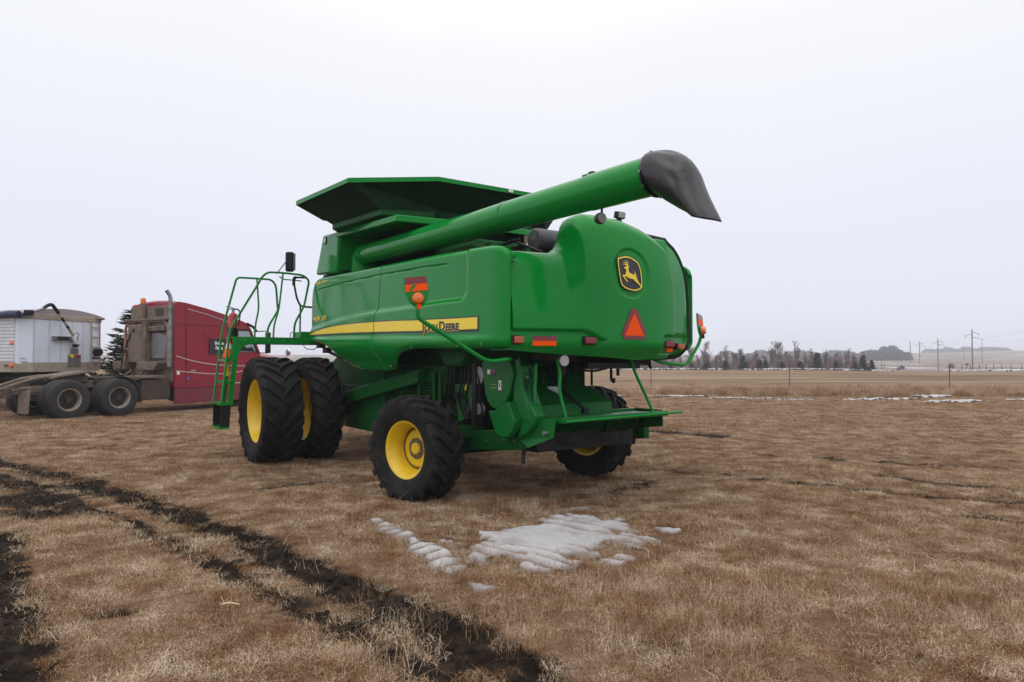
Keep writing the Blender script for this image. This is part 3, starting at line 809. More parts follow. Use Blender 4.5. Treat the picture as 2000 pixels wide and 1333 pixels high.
# lower frame rail and hitch corner
MB().hexa([(.1, 1.0, .52), (-1.30, 1.0, .66), (-1.30, .90, .66), (.1, .90, .52), (.1, 1.0, .76), (-1.30, 1.0, .90), (-1.30, .90, .90), (.1, .90, .76)]).build('frame_rail', M['green_d'], comb, bevel=.01)
MB().hexa([(0, -1.0, .52), (-1.30, -1.0, .66), (-1.30, -1.1, .66), (0, -1.1, .52), (0, -1.0, .76), (-1.30, -1.0, .90), (-1.30, -1.1, .90), (0, -1.1, .76)]).build('frame_rail', M['green_d'], comb, bevel=.01)
MB().span((.35, 1.30, .70), (-.25, .80, .84)).build('axle_cover', M['green_d'], comb, bevel=.012)
MB().span((2.75, 1.08, .36), (2.58, .95, .42)).build('bracket', M['green'], comb, bevel=.006)
# rear chute of the chopper
MB().sheet([[(-.85, .50, 1.75), (-.98, .53, 1.41), (-1.25, .69, 1.155)], [(-.85, -.14, 1.75), (-.98, -.18, 1.40), (-1.25, -.47, 1.165)]]).build('chopper_chute', M['green_d'], comb, smooth=0, solid=.02)
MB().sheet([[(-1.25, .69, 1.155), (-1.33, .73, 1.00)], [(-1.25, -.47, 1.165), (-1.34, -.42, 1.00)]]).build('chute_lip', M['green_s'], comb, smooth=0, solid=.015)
MB().prism([(-1.06, .42, 1.345), (-1.09, .30, 1.345), (-1.15, .30, 1.27)], (-.02, 0, .02)).build('sticker', M['white'], comb, smooth=0)
MB().tube([(-.95, .32, 1.55), (-1.10, .26, 1.36), (-1.42, .12, 1.10)], .016, 8).tube([(-1.12, .25, 1.34), (-1.42, .12, 1.09)], .022, 10).box((-1.42, .12, 1.07), (.06, .08, .08)).build('hydraulic_cylinder', M['black'], comb)
uh = MB().hexa([(-.5, .95, 1.58), (-1.55, .95, 1.70), (-1.55, -.85, 1.64), (-.5, -.85, 1.58), (-.5, .95, 1.80), (-1.6, .95, 1.80), (-1.6, -.85, 1.75), (-.5, -.85, 1.80)]); uh.span((-1.50, .3, 1.585), (-1.68, -.55, 1.66)); uh.span((-.5, .55, 1.45), (-.75, -.1, 1.62)); uh.cyl((-1.6, -.25, 1.50), (-1.6, -.25, 1.6), .02)
uh.tube(fillet([(-1.3, -.42, 1.58), (-1.3, -.42, 1.44), (-1.3, -.47, 1.40), (-1.3, -.47, 1.46)], .03), .018, 8); uh.tube([(-1.4, -.98, 1.68), (-1.4, -1.03, 1.58)], .02, 8)
uh.build('hood_underframe', M['black'], comb, bevel=.01)
# belts, hoses and brackets round the chopper drive
for p_, r_ in (([(-1.30, .96, 1.62), (-1.42, 1.0, 1.45), (-1.45, 1.02, 1.25), (-1.40, 1.0, 1.08)], .013), ([(-1.34, .92, 1.66), (-1.50, .98, 1.48), (-1.52, .98, 1.22), (-1.44, .95, 1.05)], .010), ([(-1.2, .5, 1.64), (-1.35, .42, 1.52), (-1.25, .30, 1.40), (-1.1, .2, 1.5)], .012),
               ([(-.9, .95, 1.60), (-1.1, .7, 1.54), (-1.3, .4, 1.60), (-1.45, .0, 1.55), (-1.4, -.4, 1.62)], .014), ([(-.35, 1.02, 1.62), (-.5, 1.04, 1.42), (-.46, 1.03, 1.2), (-.55, 1.0, 1.0)], .012)):
    MB().tube(fillet(p_, .12), r_, 8).build('hose', M['black'], comb)
for a_, z_, r_ in ((-.46, 1.50, .11), (-.44, 1.08, .075), (-1.36, 1.56, .06)):
    MB().lathe([(-.03, .001), (-.03, r_), (-.012, r_ * .86), (.012, r_ * .86), (.03, r_), (.03, .001)], 24, 'y', (a_, 1.0, z_)).build('pulley', M['steel'], comb)
for a_, z_ in ((-1.45, 1.50), (-1.20, .76), (-1.50, .95), (.05, .66), (-.6, .70), (-1.0, .75)):
    MB().cyl((a_, .99, z_), (a_, 1.02, z_), .016, 6).build('bolt', M['steel'], comb)
MB().span((-1.38, .62, 1.50), (-1.52, .50, 1.66)).build('gearbox', M['black'], comb, bevel=.02)
for b_ in (.45, .05, -.35): MB().span((-1.0, b_ + .012, 1.36), (-1.02, b_ - .012, 1.74)).build('chute_rib', M['green_d'], comb, smooth=0)
# tailboard
tl = MB()
tl.prism([(-1.38, .98, 1.02), (-1.88, .82, 1.02), (-1.88, -.78, 1.03), (-1.38, -.78, 1.03)], (0, 0, .018))
tl.span((-1.36, .96, .985), (-1.40, -.78, 1.075)); tl.hexa([(-1.80, .86, 1.0), (-1.80, -.80, 1.01), (-1.90, -.80, 1.01), (-1.90, .86, 1.0), (-1.84, .86, 1.06), (-1.84, -.80, 1.07), (-1.90, -.80, 1.07), (-1.90, .86, 1.06)])
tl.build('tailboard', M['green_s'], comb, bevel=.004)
MB().tube([(-1.92, .84, 1.02), (-1.90, -1.04, 1.045)], .016, 8).build('tailboard_rod', M['green'], comb)
MB().prism([(-1.40, -.74, 1.08), (-1.85, -.74, 1.08), (-1.86, -.74, .88), (-1.55, -.74, .84), (-1.40, -.74, .86)], (0, -.015, 0)).build('end_plate', M['green_d'], comb, smooth=0)
MB().prism([(-1.40, -.73, .86), (-1.55, -.73, .84), (-1.55, -.10, .82), (-1.40, -.10, .84)], (0, 0, .16)).build('end_plate', M['green_k'], comb, smooth=0)
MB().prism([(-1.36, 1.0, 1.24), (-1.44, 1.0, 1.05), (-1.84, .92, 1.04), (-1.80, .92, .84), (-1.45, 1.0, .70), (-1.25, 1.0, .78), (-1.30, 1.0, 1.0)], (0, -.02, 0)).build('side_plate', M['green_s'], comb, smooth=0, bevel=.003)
MB().cyl((-1.72, .99, .89), (-1.72, .93, .89), .022, 10).build('bolt', M['steel'], comb)
MB().tube(fillet([(-1.68, .76, 1.70), (-1.70, .73, 1.53), (-1.71, .76, 1.35), (-1.76, .70, 1.05)], .1), .018, 8).build('support_rod', M['green'], comb)
MB().tube(fillet([(-1.68, -.38, 1.72), (-1.70, -.44, 1.53), (-1.73, -.55, 1.32), (-1.78, -.66, 1.06)], .1), .018, 8).build('support_rod', M['green'], comb)
MB().tube(fillet([(-1.45, .88, 1.65), (-1.48, .92, 1.42), (-1.50, .95, 1.1)], .1), .020, 8).build('support_rod', M['green'], comb)
MB().tube([(-1.40, 1.03, 1.28), (-1.46, 1.04, 1.16), (-1.50, 1.05, 1.13)], .010, 6).build('latch', M['steel'], comb)
# chaff spreader in the dark under the tailboard
cs = MB().span((-1.0, .75, .80), (-1.45, -.6, .96)); cs.span((-.4, .8, .62), (-1.35, -.75, .80)); cs.cyl((-1.2, .3, .70), (-1.2, .3, .95), .25, 24); cs.cyl((-1.2, -.3, .70), (-1.2, -.3, .95), .25, 24)
cs.tube([(-1.15, .78, .78), (-1.3, .95, .62), (-1.36, 1.0, .52)], .025, 8)
cs.build('chaff_spreader', M['black'], comb, bevel=.01)
for k in range(9):
    MB().prism([(-1.44, .62 - k * .145, .97), (-1.64, .62 - k * .145 - .03, .99), (-1.62, .62 - k * .145 - .03, .90), (-1.44, .62 - k * .145, .83)], (0, .012, 0)).build('deflector_vane', M['green_d'], comb, smooth=0)

# ---- boarding platform, ladder and rails
PB = 4.55; PF = 5.12
pf = MB().span((PB, 2.80, 1.965), (PB + .035, 1.30, 2.085)).span((PF, 2.78, 1.965), (PF - .03, 1.0, 2.085)).span((PB + .035, 2.80, 2.06), (PF - .03, 1.0, 2.075))
pf.add([(PB + .002, 2.80, 1.965), (PB + .002, 2.52, 1.965), (PB + .002, 2.66, 1.90), (PB + .002, 2.73, 1.70), (PB + .002, 2.86, 1.70), (PB + .03, 2.80, 1.965), (PB + .03, 2.52, 1.965), (PB + .03, 2.66, 1.90), (PB + .03, 2.73, 1.70), (PB + .03, 2.86, 1.70)],
       [(4, 3, 2, 1, 0), (5, 6, 7, 8, 9), (0, 1, 6, 5), (1, 2, 7, 6), (2, 3, 8, 7), (3, 4, 9, 8), (4, 0, 5, 9)])
pf.build('platform', M['green'], comb, bevel=.004)
MB().span((PB + .1, 1.62, 2.09), (PB + .55, 1.38, 2.20)).build('battery_box', M['green'], comb, bevel=.01)
for b in (2.60, 2.42, 2.2, 1.95): MB().cyl((PB - .006, b, 2.03), (PB + .01, b, 2.03), .010, 6).build('bolt', M['steel'], comb)
ld = empty('ladder', (0, 0, 0), 0, comb)
r2 = [(PB, 2.975, .96), (PB, 2.895, 1.77), (PB, 2.86, 2.12), (PB, 2.83, 2.24), (PB, 2.41, 2.98), (PB, 2.33, 3.14), (PB, 2.23, 3.225), (PB, 1.97, 3.23), (PB, 1.62, 3.215), (PB, 1.50, 3.13), (PB, 1.59, 2.655), (PB, 1.76, 2.34), (PB, 1.77, 2.08)]
MB().tube(fillet(r2, .10), .019, 10).build('handrail', M['green'], comb)
r1 = [(PF, 2.985, .955), (PF, 2.86, 2.145), (PF, 2.80, 2.44), (PF, 2.63, 3.12), (PF, 2.59, 3.16), (PF, 2.27, 3.165), (PF, 2.01, 3.16), (PF, 1.93, 3.06), (PF, 1.90, 2.69), (PF, 1.89, 2.60), (PF, 2.07, 2.28), (PF, 2.08, 2.07)]
MB().tube(fillet(r1, .10), .019, 10).build('handrail', M['green'], comb)
MB().tube(fillet([(PF, 2.27, 3.16), (PF, 2.23, 2.61), (PF, 2.29, 2.33), (PF, 2.30, 2.07)], .12), .016, 8).build('rail_post', M['green'], comb)
MB().tube(fillet([(PB, 1.97, 3.22), (PB, 2.04, 2.56), (PB, 2.12, 2.3), (PB, 2.13, 2.08)], .12), .016, 8).build('rail_post', M['green'], comb)
# door side loop with dark grip
lp = [(PF, 1.36, 3.24), (PF, 1.58, 3.235), (PF, 1.60, 3.13), (PF, 1.545, 2.84), (PF, 1.48, 2.71), (PF, 1.42, 2.69), (PF, 1.10, 2.68)]
MB().tube(fillet(lp, .09), .019, 10).build('grab_handle', M['green_d'], comb)
MB().tube(fillet([(PF, 1.56, 3.235), (PF, 1.60, 3.22), (PF, 1.605, 3.10), (PF, 1.60, 3.08)], .05), .027, 10).build('grip', M['black'], comb)
MB().tube([(PF, 1.475, 2.70), (PF, 1.48, 2.10)], .016, 8).tube([(PF, 1.46, 2.17), (PF, 1.2, 2.17)], .014, 8).build('rail_post', M['green_d'], comb)
MB().tube(fillet([(PB + .01, 1.83, 2.08), (PB + .01, 1.83, 2.17), (PB + .01, 1.79, 2.175)], .02), .008, 6).build('hook', M['black'], comb)
# ladder stringers, treads and hanging bottom step
for a in (PB + .02, PF - .02):
    MB().hexa([(a - .012, 2.86, 1.72), (a + .012, 2.86, 1.72), (a + .012, 2.72, 1.72), (a - .012, 2.72, 1.72), (a - .012, 2.80, 1.98), (a + .012, 2.80, 1.98), (a + .012, 2.66, 1.98), (a - .012, 2.66, 1.98)]).build('stringer', M['green'], ld, smooth=0)
    MB().hexa([(a - .012, 2.87, .92), (a + .012, 2.87, .92), (a + .012, 2.79, .92), (a - .012, 2.79, .92), (a - .012, 2.80, 1.72), (a + .012, 2.80, 1.72), (a + .012, 2.72, 1.72), (a - .012, 2.72, 1.72)]).build('stringer', M['green'], ld, smooth=0)
for (z, b0, b1) in ((1.70, 2.92, 2.74), (1.325, 2.955, 2.76), (.955, 3.0, 2.79)):
    t = MB().span((PB, b0, z - .035), (PF, b1, z))
    for k in range(12):
        t.cyl((PB + .04 + k * .042, b0 - .05, z), (PB + .04 + k * .042, b0 - .05, z + .006), .012, 6)
    t.build('tread', M['green'], ld, smooth=0)
MB().span((PF - .036, 2.795, 1.40), (PF - .040, 2.74, 1.66)).build('sticker', M['stripe'], ld, smooth=0)
MB().hexa([(PB + .02, 2.99, .56), (PB + .03, 2.99, .56), (PB + .03, 2.84, .54), (PB + .02, 2.84, .54), (PB + .02, 2.98, .94), (PB + .03, 2.98, .94), (PB + .03, 2.82, .94), (PB + .02, 2.82, .94)]).build('rubber_strap', M['black'], ld, smooth=0)
MB().hexa([(PF - .03, 3.0, .56), (PF - .02, 3.0, .56), (PF - .02, 2.85, .54), (PF - .03, 2.85, .54), (PF - .03, 2.99, .94), (PF - .02, 2.99, .94), (PF - .02, 2.83, .94), (PF - .03, 2.83, .94)]).build('rubber_strap', M['black'], ld, smooth=0)
MB().span((PB, 3.02, .52), (PF, 2.85, .555)).build('tread', M['green'], ld, smooth=0)
# mirror
e = MB().tube(fillet([(PB + .12, 2.05, 3.22), (PB + .12, 1.99, 3.30), (PB + .14, 1.83, 3.52)], .05), .010, 6).tube(fillet([(PB + .12, 2.0, 3.18), (PB + .12, 1.94, 3.13), (PB + .12, 1.6, 3.12)], .05), .010, 6).build('mirror', M['green_d'], comb)
MB().box((PB + .14, 1.81, 3.455), (.10, .15, .36), rz=R_(-30)).build('mirror_housing', M['black'], e, bevel=.035, seg=3)
MB().box((PB + .088, 1.78, 3.45), (.006, .11, .30), rz=R_(-30)).build('mirror_glass', M['glass'], e, bevel=.002)
# wiring under the platform end
wr = MB().tube(fillet([(4.5, 1.62, 1.97), (4.5, 1.58, 1.89), (4.5, 1.42, 1.87), (4.5, 1.36, 1.93)], .06), .008, 6)
wr.box((4.3, 1.36, 1.93), (.14, .12, .06)).box((4.15, 1.30, 1.86), (.2, .1, .1)).tube([(4.2, 1.3, 1.85), (3.6, 1.22, 1.72)], .03, 8)
wr.build('wiring', M['black'], comb)

CM = (Matrix.Translation(Vector((0.165, 9.47, 0))) @ Matrix.Rotation(R_(125), 4, 'Z'))
def cw(a, b, z): return CM @ Vector((a, b, z))

# ---- fire extinguisher and traffic cone carried on the platform
fe = empty('fire_extinguisher', cw(PB + .28, 2.74, 2.075), R_(125))
tag(fe, 'red fire extinguisher with black hose standing on the ladder platform', 'fire extinguisher')
MB().lathe([(0, .001), (0, .068), (.02, .075), (.36, .075), (.41, .06), (.435, .028), (.45, .02), (.45, .001)], 24, 'z').build('cylinder', M['red'], fe)
MB().lathe([(.0, .0765), (.17, .0765), (.17, .06), (0, .06)], 24, 'z', closed=True).build('holder', M['black'], fe)
MB().cyl((0, 0, .44), (0, 0, .49), .022, 12).box((0, 0, .50), (.03, .06, .03)).tube([(0, .0, .51), (0, .09, .545), (0, .12, .53)], .009, 6).tube([(0, .0, .49), (0, .10, .49)], .008, 6).build('valve_head', M['steel'], fe)
MB().tube(fillet([(0, -.02, .49), (0, -.09, .50), (0, -.12, .42), (0, -.10, .26), (0, -.085, .2)], .05), .012, 8).build('hose', M['black'], fe)
cone = empty('traffic_cone', cw(PB + .20, 2.82, 1.725), R_(125))
tag(cone, 'small orange and white traffic cone tucked above the top ladder tread', 'traffic cone')
MB().lathe([(.0, .095), (.012, .095), (.16, .058)], 24, 'z').build('cone_body', M['orange'], cone)
MB().lathe([(.16, .058), (.245, .040)], 24, 'z').build('cone_band', M['white'], cone)
MB().lathe([(.245, .040), (.33, .022), (.335, .001)], 24, 'z').build('cone_top', M['orange'], cone)
# ================================================================== red highway tractor (truck), local frame: x forward, y to its far side
M['maroon'] = mat('maroon_truck_paint', (.27, .012, .030), rough=.30, spec=.35, dirt=(.17, .045, .045), dirt_amt=.3, dscale=1.2, var=.06)
M['maroon_d'] = mat('muddy_maroon_paint', (.18, .012, .03), rough=.55, dirt=(.15, .06, .055), dirt_amt=.5, dscale=2.0, var=.1)
M['mud'] = mat('mud_caked_metal', (.19, .145, .11), rough=.85, dirt=(.07, .05, .036), dirt_amt=.55, dscale=2.5, var=.2, bump=.3, bscale=25)
M['mud_d'] = mat('dark_muddy_metal', (.075, .055, .042), rough=.9, dirt=(.03, .022, .018), dirt_amt=.5, dscale=3, var=.25, bump=.3, bscale=25)
M['rim_d'] = mat('muddy_steel_disc', (.022, .017, .014), rough=.8, dirt=(.11, .08, .06), dirt_amt=.4, dscale=6, var=.2)
M['rim_l'] = mat('dusty_rim_edge', (.36, .30, .25), rough=.6, dirt=(.14, .10, .075), dirt_amt=.5, dscale=6)
M['tyre2'] = mat('dusty_road_tyre', (.020, .019, .020), rough=.8, dirt=(.07, .058, .05), dirt_amt=.3, dscale=5, var=.2, bump=.2, bscale=50)
M['silver'] = mat('pale_pinstripe', (.52, .42, .42), rough=.4)
M['cabglass'] = mat('cab_window_glass', (.30, .36, .38), rough=.08, spec=.8)
M['stack'] = mat('sooty_chrome_stack', (.30, .29, .30), rough=.35, metal=1.0, dirt=(.10, .075, .06), dirt_amt=.5, dscale=4)
TR = (-12.55, 19.40, 0)
truck = empty('semi_truck', TR, R_(58.7))
tag(truck, 'maroon highway truck tractor with muddy cab back and bare rear frame', 'truck')
def road_wheel(parent, x, y, outward, r=.565, W=.30, single=True):
    e = empty('wheel', (x, y, r - .02), 0 if outward < 0 else math.pi, parent)     # local -y is the outer face
    h = W / 2
    pr = [(-h * .8, r * .56), (-h, r * .62), (-h * 1.02, r * .8), (-h * .95, r * .93), (-h * .8, r * .985), (-h * .62, r), (-h * .55, r), (-h * .52, r - .015), (-h * .45, r - .015), (-h * .42, r), (-h * .1, r + .003),
          (-h * .07, r - .013), (h * .07, r - .013), (h * .1, r + .003), (h * .5, r), (h * .8, r * .985), (h, r * .85), (h, r * .62), (h * .8, r * .56)]
    MB().lathe(pr, 56).build('tyre', M['tyre2'], e, smooth=30)
    MB().lathe([(-h * .83, r * .575), (-h * .88, r * .56), (-h * .84, r * .53), (-h * .5, r * .50), (h * .3, r * .49), (h * .3, r * .46), (-h * .4, r * .47)], 48).build('rim', M['rim_l'], e)
    d = MB().lathe([(h * .25, r * .49), (h * .1, r * .46), (-h * .02, r * .40), (-h * .10, r * .27), (-h * .10, r * .18), (-h * .45, r * .16), (-h * .5, r * .10), (-h * .5, .001)], 40)
    for k in range(10):
        a = 2 * math.pi * k / 10
        d.cyl((r * .235 * math.cos(a), -h * .08, r * .235 * math.sin(a)), (r * .235 * math.cos(a), -h * .32, r * .235 * math.sin(a)), .018, 6)
    d.build('wheel_disc', M['rim_d'], e)
    hl = MB()
    for k in range(5):
        a = 2 * math.pi * (k + .2) / 5
        hl.lathe([(-h * .02 - .002, .001), (-h * .02 - .002, .042)], 14, 'y', (r * .385 * math.cos(a), -.008, r * .385 * math.sin(a)))
    hl.build('hand_hole', M['black'], e)
    return e
for x in (.02, 1.43):
    for y, o in ((.15, -1), (.50, -1), (2.05, 1), (2.40, 1)):
        road_wheel(truck, x, y, o)
for y, o in ((.18, -1), (2.36, 1)):
    road_wheel(truck, 7.35, y, o)
for yc in (.95, 1.55):
    f = MB().hexa([(1.5, yc - .05, .84), (1.5, yc + .05, .84), (8.2, yc + .05, .84), (8.2, yc - .05, .84), (1.5, yc - .05, 1.10), (1.5, yc + .05, 1.10), (8.2, yc + .05, 1.10), (8.2, yc - .05, 1.10)])
    f.hexa([(-1.35, yc - .05, .70), (-1.35, yc + .05, .70), (1.5, yc + .05, .86), (1.5, yc - .05, .86), (-1.35, yc - .05, .80), (-1.35, yc + .05, .80), (1.5, yc + .05, 1.10), (1.5, yc - .05, 1.10)])
    f.build('frame_rail', M['mud'], truck, bevel=.012)
    MB().tube([(-1.40, yc, .84), (-1.0, yc, .98), (-.55, yc, 1.13), (-.1, yc, 1.20), (.3, yc, 1.19)], .05, 8).build('ramp_rail', M['mud'], truck)
MB().span((-1.30, .60, .62), (-1.18, 1.95, .90)).span((-.7, .95, .75), (-.6, 1.6, 1.05)).span((.6, .95, .9), (.8, 1.6, 1.08)).span((2.6, .95, .9), (2.7, 1.6, 1.08)).build('cross_member', M['mud_d'], truck, bevel=.015)
fw = MB().add([(-.15, .72, 1.17), (.15, .70, 1.24), (.75, .70, 1.33), (1.0, .85, 1.34), (1.0, 1.65, 1.34), (.75, 1.80, 1.33), (.15, 1.80, 1.24), (-.15, 1.78, 1.17), (-.15, 1.32, 1.17), (.4, 1.27, 1.27), (.4, 1.23, 1.27), (-.15, 1.18, 1.17)],
              [(0, 1, 2, 3, 10, 11), (3, 4, 9, 10), (4, 5, 6, 7, 8, 9)])
fw.build('fifth_wheel', M['mud'], truck, smooth=0, solid=.05)
MB().span((.15, .8, 1.0), (.9, 1.7, 1.20)).span((1.1, .8, .95), (1.9, 1.7, 1.15)).cyl((.02, .3, .545), (.02, 2.3, .545), .09).cyl((1.43, .3, .545), (1.43, 2.3, .545), .09).span((-.4, .8, .5), (1.8, 1.7, .7)).build('suspension', M['mud_d'], truck, bevel=.02)
MB().tube(fillet([(-1.05, .85, .80), (-1.0, .45, .90), (-.95, .12, .92)], .1), .03, 8).tube(fillet([(-1.05, 1.65, .80), (-1.0, 2.05, .90), (-.95, 2.38, .92)], .1), .03, 8).build('flap_hanger', M['mud'], truck)
for y0 in (.10, 1.80):
    MB().prism([(-.97, y0, .88), (-.97, y0 + .62, .88), (-1.0, y0 + .62, .20), (-1.0, y0, .20)], (.02, 0, 0)).build('mud_flap', M['mud'], truck, smooth=0)
qf = []
for k in range(13):
    a = R_(-15 + 105 * k / 12)
    qf.append([(1.45 + .66 * math.cos(a), .0, .53 + .66 * math.sin(a)), (1.45 + .66 * math.cos(a), .66, .53 + .66 * math.sin(a))])
MB().sheet(qf).build('fender', M['mud_d'], truck, solid=.015)
MB().span((2.15, .15, .42), (3.12, .9, 1.05)).span((2.2, 1.6, .42), (3.12, 2.35, 1.05)).cyl((3.3, .45, .62), (5.2, .45, .62), .30, 24).build('fuel_tank', M['mud_d'], truck, bevel=.03)
MB().span((1.86, .1, 1.10), (2.9, .6, 1.18)).build('deck_plate', M['mud'], truck, bevel=.01)
# sleeper and cab
prof = [(3.18, .80), (3.18, 3.50), (3.28, 3.55), (3.55, 3.53), (4.3, 3.39), (4.99, 3.23), (5.30, 3.14), (5.66, 3.06), (5.86, 2.96), (6.05, 2.74), (6.42, 1.95), (6.45, .80)]
bd = MB(); n = len(prof); ys = [0.02, .0, .12, .6, 1.25, 1.9, 2.4, 2.52, 2.50]
rows = []
for y, ins, dz in ((0.0, .0, 0), (.06, 0, .0), (.22, 0, .045), (.6, 0, .09), (1.26, 0, .11), (1.92, 0, .09), (2.30, 0, .045), (2.46, 0, 0), (2.52, 0, 0)):
    rows.append([(x, y if z < 3.0 else y + (.05 if y < .1 else (-.05 if y > 2.4 else 0)), z + (dz if 1 <= i <= n - 4 else 0)) for i, (x, z) in enumerate(prof)])
bd.sheet(rows)
bd.f.append(tuple(range(n))); bd.f.append(tuple(len(bd.v) - n + k for k in range(n))[::-1])
for k in range(len(rows) - 1): bd.f.append((k * n, (k + 1) * n, (k + 1) * n + n - 1, k * n + n - 1))
cabm = bd.build('sleeper_cab', M['maroon'], truck, smooth=40, bevel=.03)
MB().span((3.20, .02, .26), (6.9, .10, .78)).build('side_skirt', M['maroon_d'], truck, bevel=.02)
MB().span((3.19, .0, .775), (6.6, .05, .80)).span((3.2, -.005, .885), (6.6, .03, .92)).build('skirt_trim', M['maroon_d'], truck, smooth=0)
hd = MB()
hp = [(6.40, 1.97, 1.20), (7.2, 1.86, 1.12), (8.0, 1.70, 1.02), (8.45, 1.50, .95), (8.62, 1.15, .9), (8.62, .5, .9)]
rows = []
for (x, z, hw) in hp:
    rows.append([(x, 1.26 - hw * 1.02, .5), (x, 1.26 - hw, z - .42), (x, 1.26 - hw * .93, z - .12), (x, 1.26 - hw * .7, z), (x, 1.26, z + .04), (x, 1.26 + hw * .7, z), (x, 1.26 + hw * .93, z - .12), (x, 1.26 + hw, z - .42), (x, 1.26 + hw * 1.02, .5)])
hd.sheet(rows, flip=True); hd.f.append(tuple(len(hd.v) - 9 + k for k in range(9)))
hd.build('hood', M['maroon'], truck, smooth=45)
# near side details
seam = MB()
for p in ([(3.56, 3.50), (3.555, .82)], [(3.20, 2.86), (4.95, 2.86), (5.5, 2.84)]):
    for i in range(len(p) - 1):
        a, b = p[i], p[i + 1]
        seam.tube([(a[0], -.001, a[1]), (b[0], -.001, b[1])], .010, 4)
for q in ([(4.21, 2.66), (4.36, 2.66), (4.37, 2.38), (4.22, 2.38), (4.21, 2.66)],):
    seam.tube([(x, -.001, z) for x, z in q], .007, 4)
seam.tube([(5.42, -.001, 2.8), (5.40, -.001, .85)], .009, 4); seam.tube([(6.40, -.001, 1.95), (6.38, -.001, .9)], .009, 4)
seam.build('panel_seam', M['maroon_d'], cabm)
def ribbon(pts, wd, y, matl, par, name):
    g = []
    for i in range(41):
        t = i / 40
        xs = [p[0] for p in pts]; x = xs[0] + (xs[-1] - xs[0]) * t
        z = float(np.interp(x, xs, [p[1] for p in pts]))
        g.append([(x, y, z - wd), (x, y, z + wd)])
    return MB().sheet(g).build(name, matl, par, smooth=0)
def smooth_pts(pts):
    xs = np.array([p[0] for p in pts]); zs = np.array([p[1] for p in pts])
    c = np.polyfit(xs, zs, min(3, len(pts) - 1)); X = np.linspace(xs[0], xs[-1], 20)
    return [(float(x), float(np.polyval(c, x))) for x in X]
ribbon(smooth_pts([(3.20, 1.81), (3.91, 1.62), (4.97, 1.49), (6.30, 1.46)]), .016, -.006, M['silver'], cabm, 'pinstripe')
ribbon(smooth_pts([(3.21, 1.32), (4.12, 1.23), (4.97, 1.20), (6.0, 1.36)]), .016, -.006, M['silver'], cabm, 'pinstripe')
ribbon([(3.60, 3.36), (4.3, 3.22), (4.95, 3.05), (5.2, 2.99)], .012, .02, M['silver'], cabm, 'pinstripe')
ribbon([(5.3, .87), (6.3, .87)], .018, -.006, M['silver'], cabm, 'pinstripe')
sg = MB().span((4.40, -.012, 1.86), (5.10, .01, 2.40)).build('door_sign', M['decal_k'], cabm, smooth=0)
for ln_, zz in (('Broline', 2.20), ('Farms', 2.035)):
    vs, fs = text_geo(ln_, .135, 0, .006, 'CENTER')
    MB().add([(4.76 + x * .85, -.016, zz + y * 1.2) for x, y, z in vs], fs).build('lettering', M['white'], sg, smooth=0)
MB().span((3.23, -.008, 1.20), (3.33, .0, 1.31)).build('sticker', M['white'], cabm, smooth=0)
M['blue'] = mat('blue_sticker', (.03, .12, .5), rough=.5)
MB().span((3.58, -.008, 1.02), (3.67, .0, 1.11)).build('sticker', M['blue'], cabm, smooth=0)
MB().span((3.72, -.02, 1.30), (3.88, .0, 1.335)).build('door_handle', M['chrome'], cabm, bevel=.006)
MB().prism([(5.52, -.006, 1.95), (5.50, -.006, 2.70), (5.98, -.006, 2.72), (6.30, -.006, 1.98)], (0, .02, 0)).build('side_window', M['cabglass'], cabm, smooth=0)
MB().prism([(5.48, -.010, 1.92), (5.46, -.010, 2.76), (6.0, -.010, 2.76), (6.36, -.010, 1.94), (6.28, -.010, 1.94), (5.97, -.010, 2.70), (5.53, -.010, 2.70), (5.53, -.010, 1.92)], (0, .02, 0)).build('window_seal', M['black'], cabm, smooth=0)
MB().prism([(5.55, -.012, 1.98), (5.55, -.012, 2.16), (5.75, -.012, 2.18), (5.9, -.012, 2.10), (6.1, -.012, 2.14), (6.22, -.012, 1.98)], (0, .004, 0)).build('dashboard', M['black'], cabm, smooth=0)
MB().prism([(6.12, .1, 2.66), (6.44, .1, 1.99), (6.44, 2.42, 1.99), (6.12, 2.42, 2.66)], (.01, 0, .006)).build('windscreen', M['glass'], cabm, smooth=0)
MB().tube([(5.88, .0, 2.97), (6.12, -.04, 2.86), (6.26, -.05, 2.70)], .05, 8).build('sun_visor', M['black'], cabm)
mr = MB().tube([(6.15, 0, 2.70), (6.5, -.28, 2.72), (6.55, -.30, 2.70)], .018, 6).tube([(6.4, 0, 1.93), (6.55, -.3, 1.92)], .018, 6).build('mirror_bracket', M['black'], truck)
MB().box((6.56, -.30, 2.30), (.10, .22, .76)).build('mirror_head', M['black'], mr, bevel=.03)
hm = MB().tube([(7.90, .32, 1.66), (7.92, .24, 1.90)], .014, 6).build('hood_mirror', M['chrome'], truck)
MB().lathe([(-.05, .001), (-.04, .10), (.0, .13), (.02, .13), (.03, .001)], 24, 'x', (7.93, .23, 1.97)).build('mirror_head', M['chrome'], hm)
ex = MB().tube([(3.06, .14, 1.45), (3.06, .14, 2.86)], .085, 20).build('exhaust_stack', M['stack'], truck)
MB().tube(fillet([(3.08, .15, 2.8), (3.08, .15, 3.74), (2.98, .22, 3.93)], .14, 6), .062, 18, caps=False).build('exhaust_tip', M['stack'], ex)
MB().lathe([(0, .001), (0, .068)], 18, 'z', (0, 0, 0)).build('pipe_mouth', M['black'], ex).matrix_local = Matrix.Translation((2.99, .214, 3.915)) @ Matrix.Rotation(R_(-45), 4, 'Y')
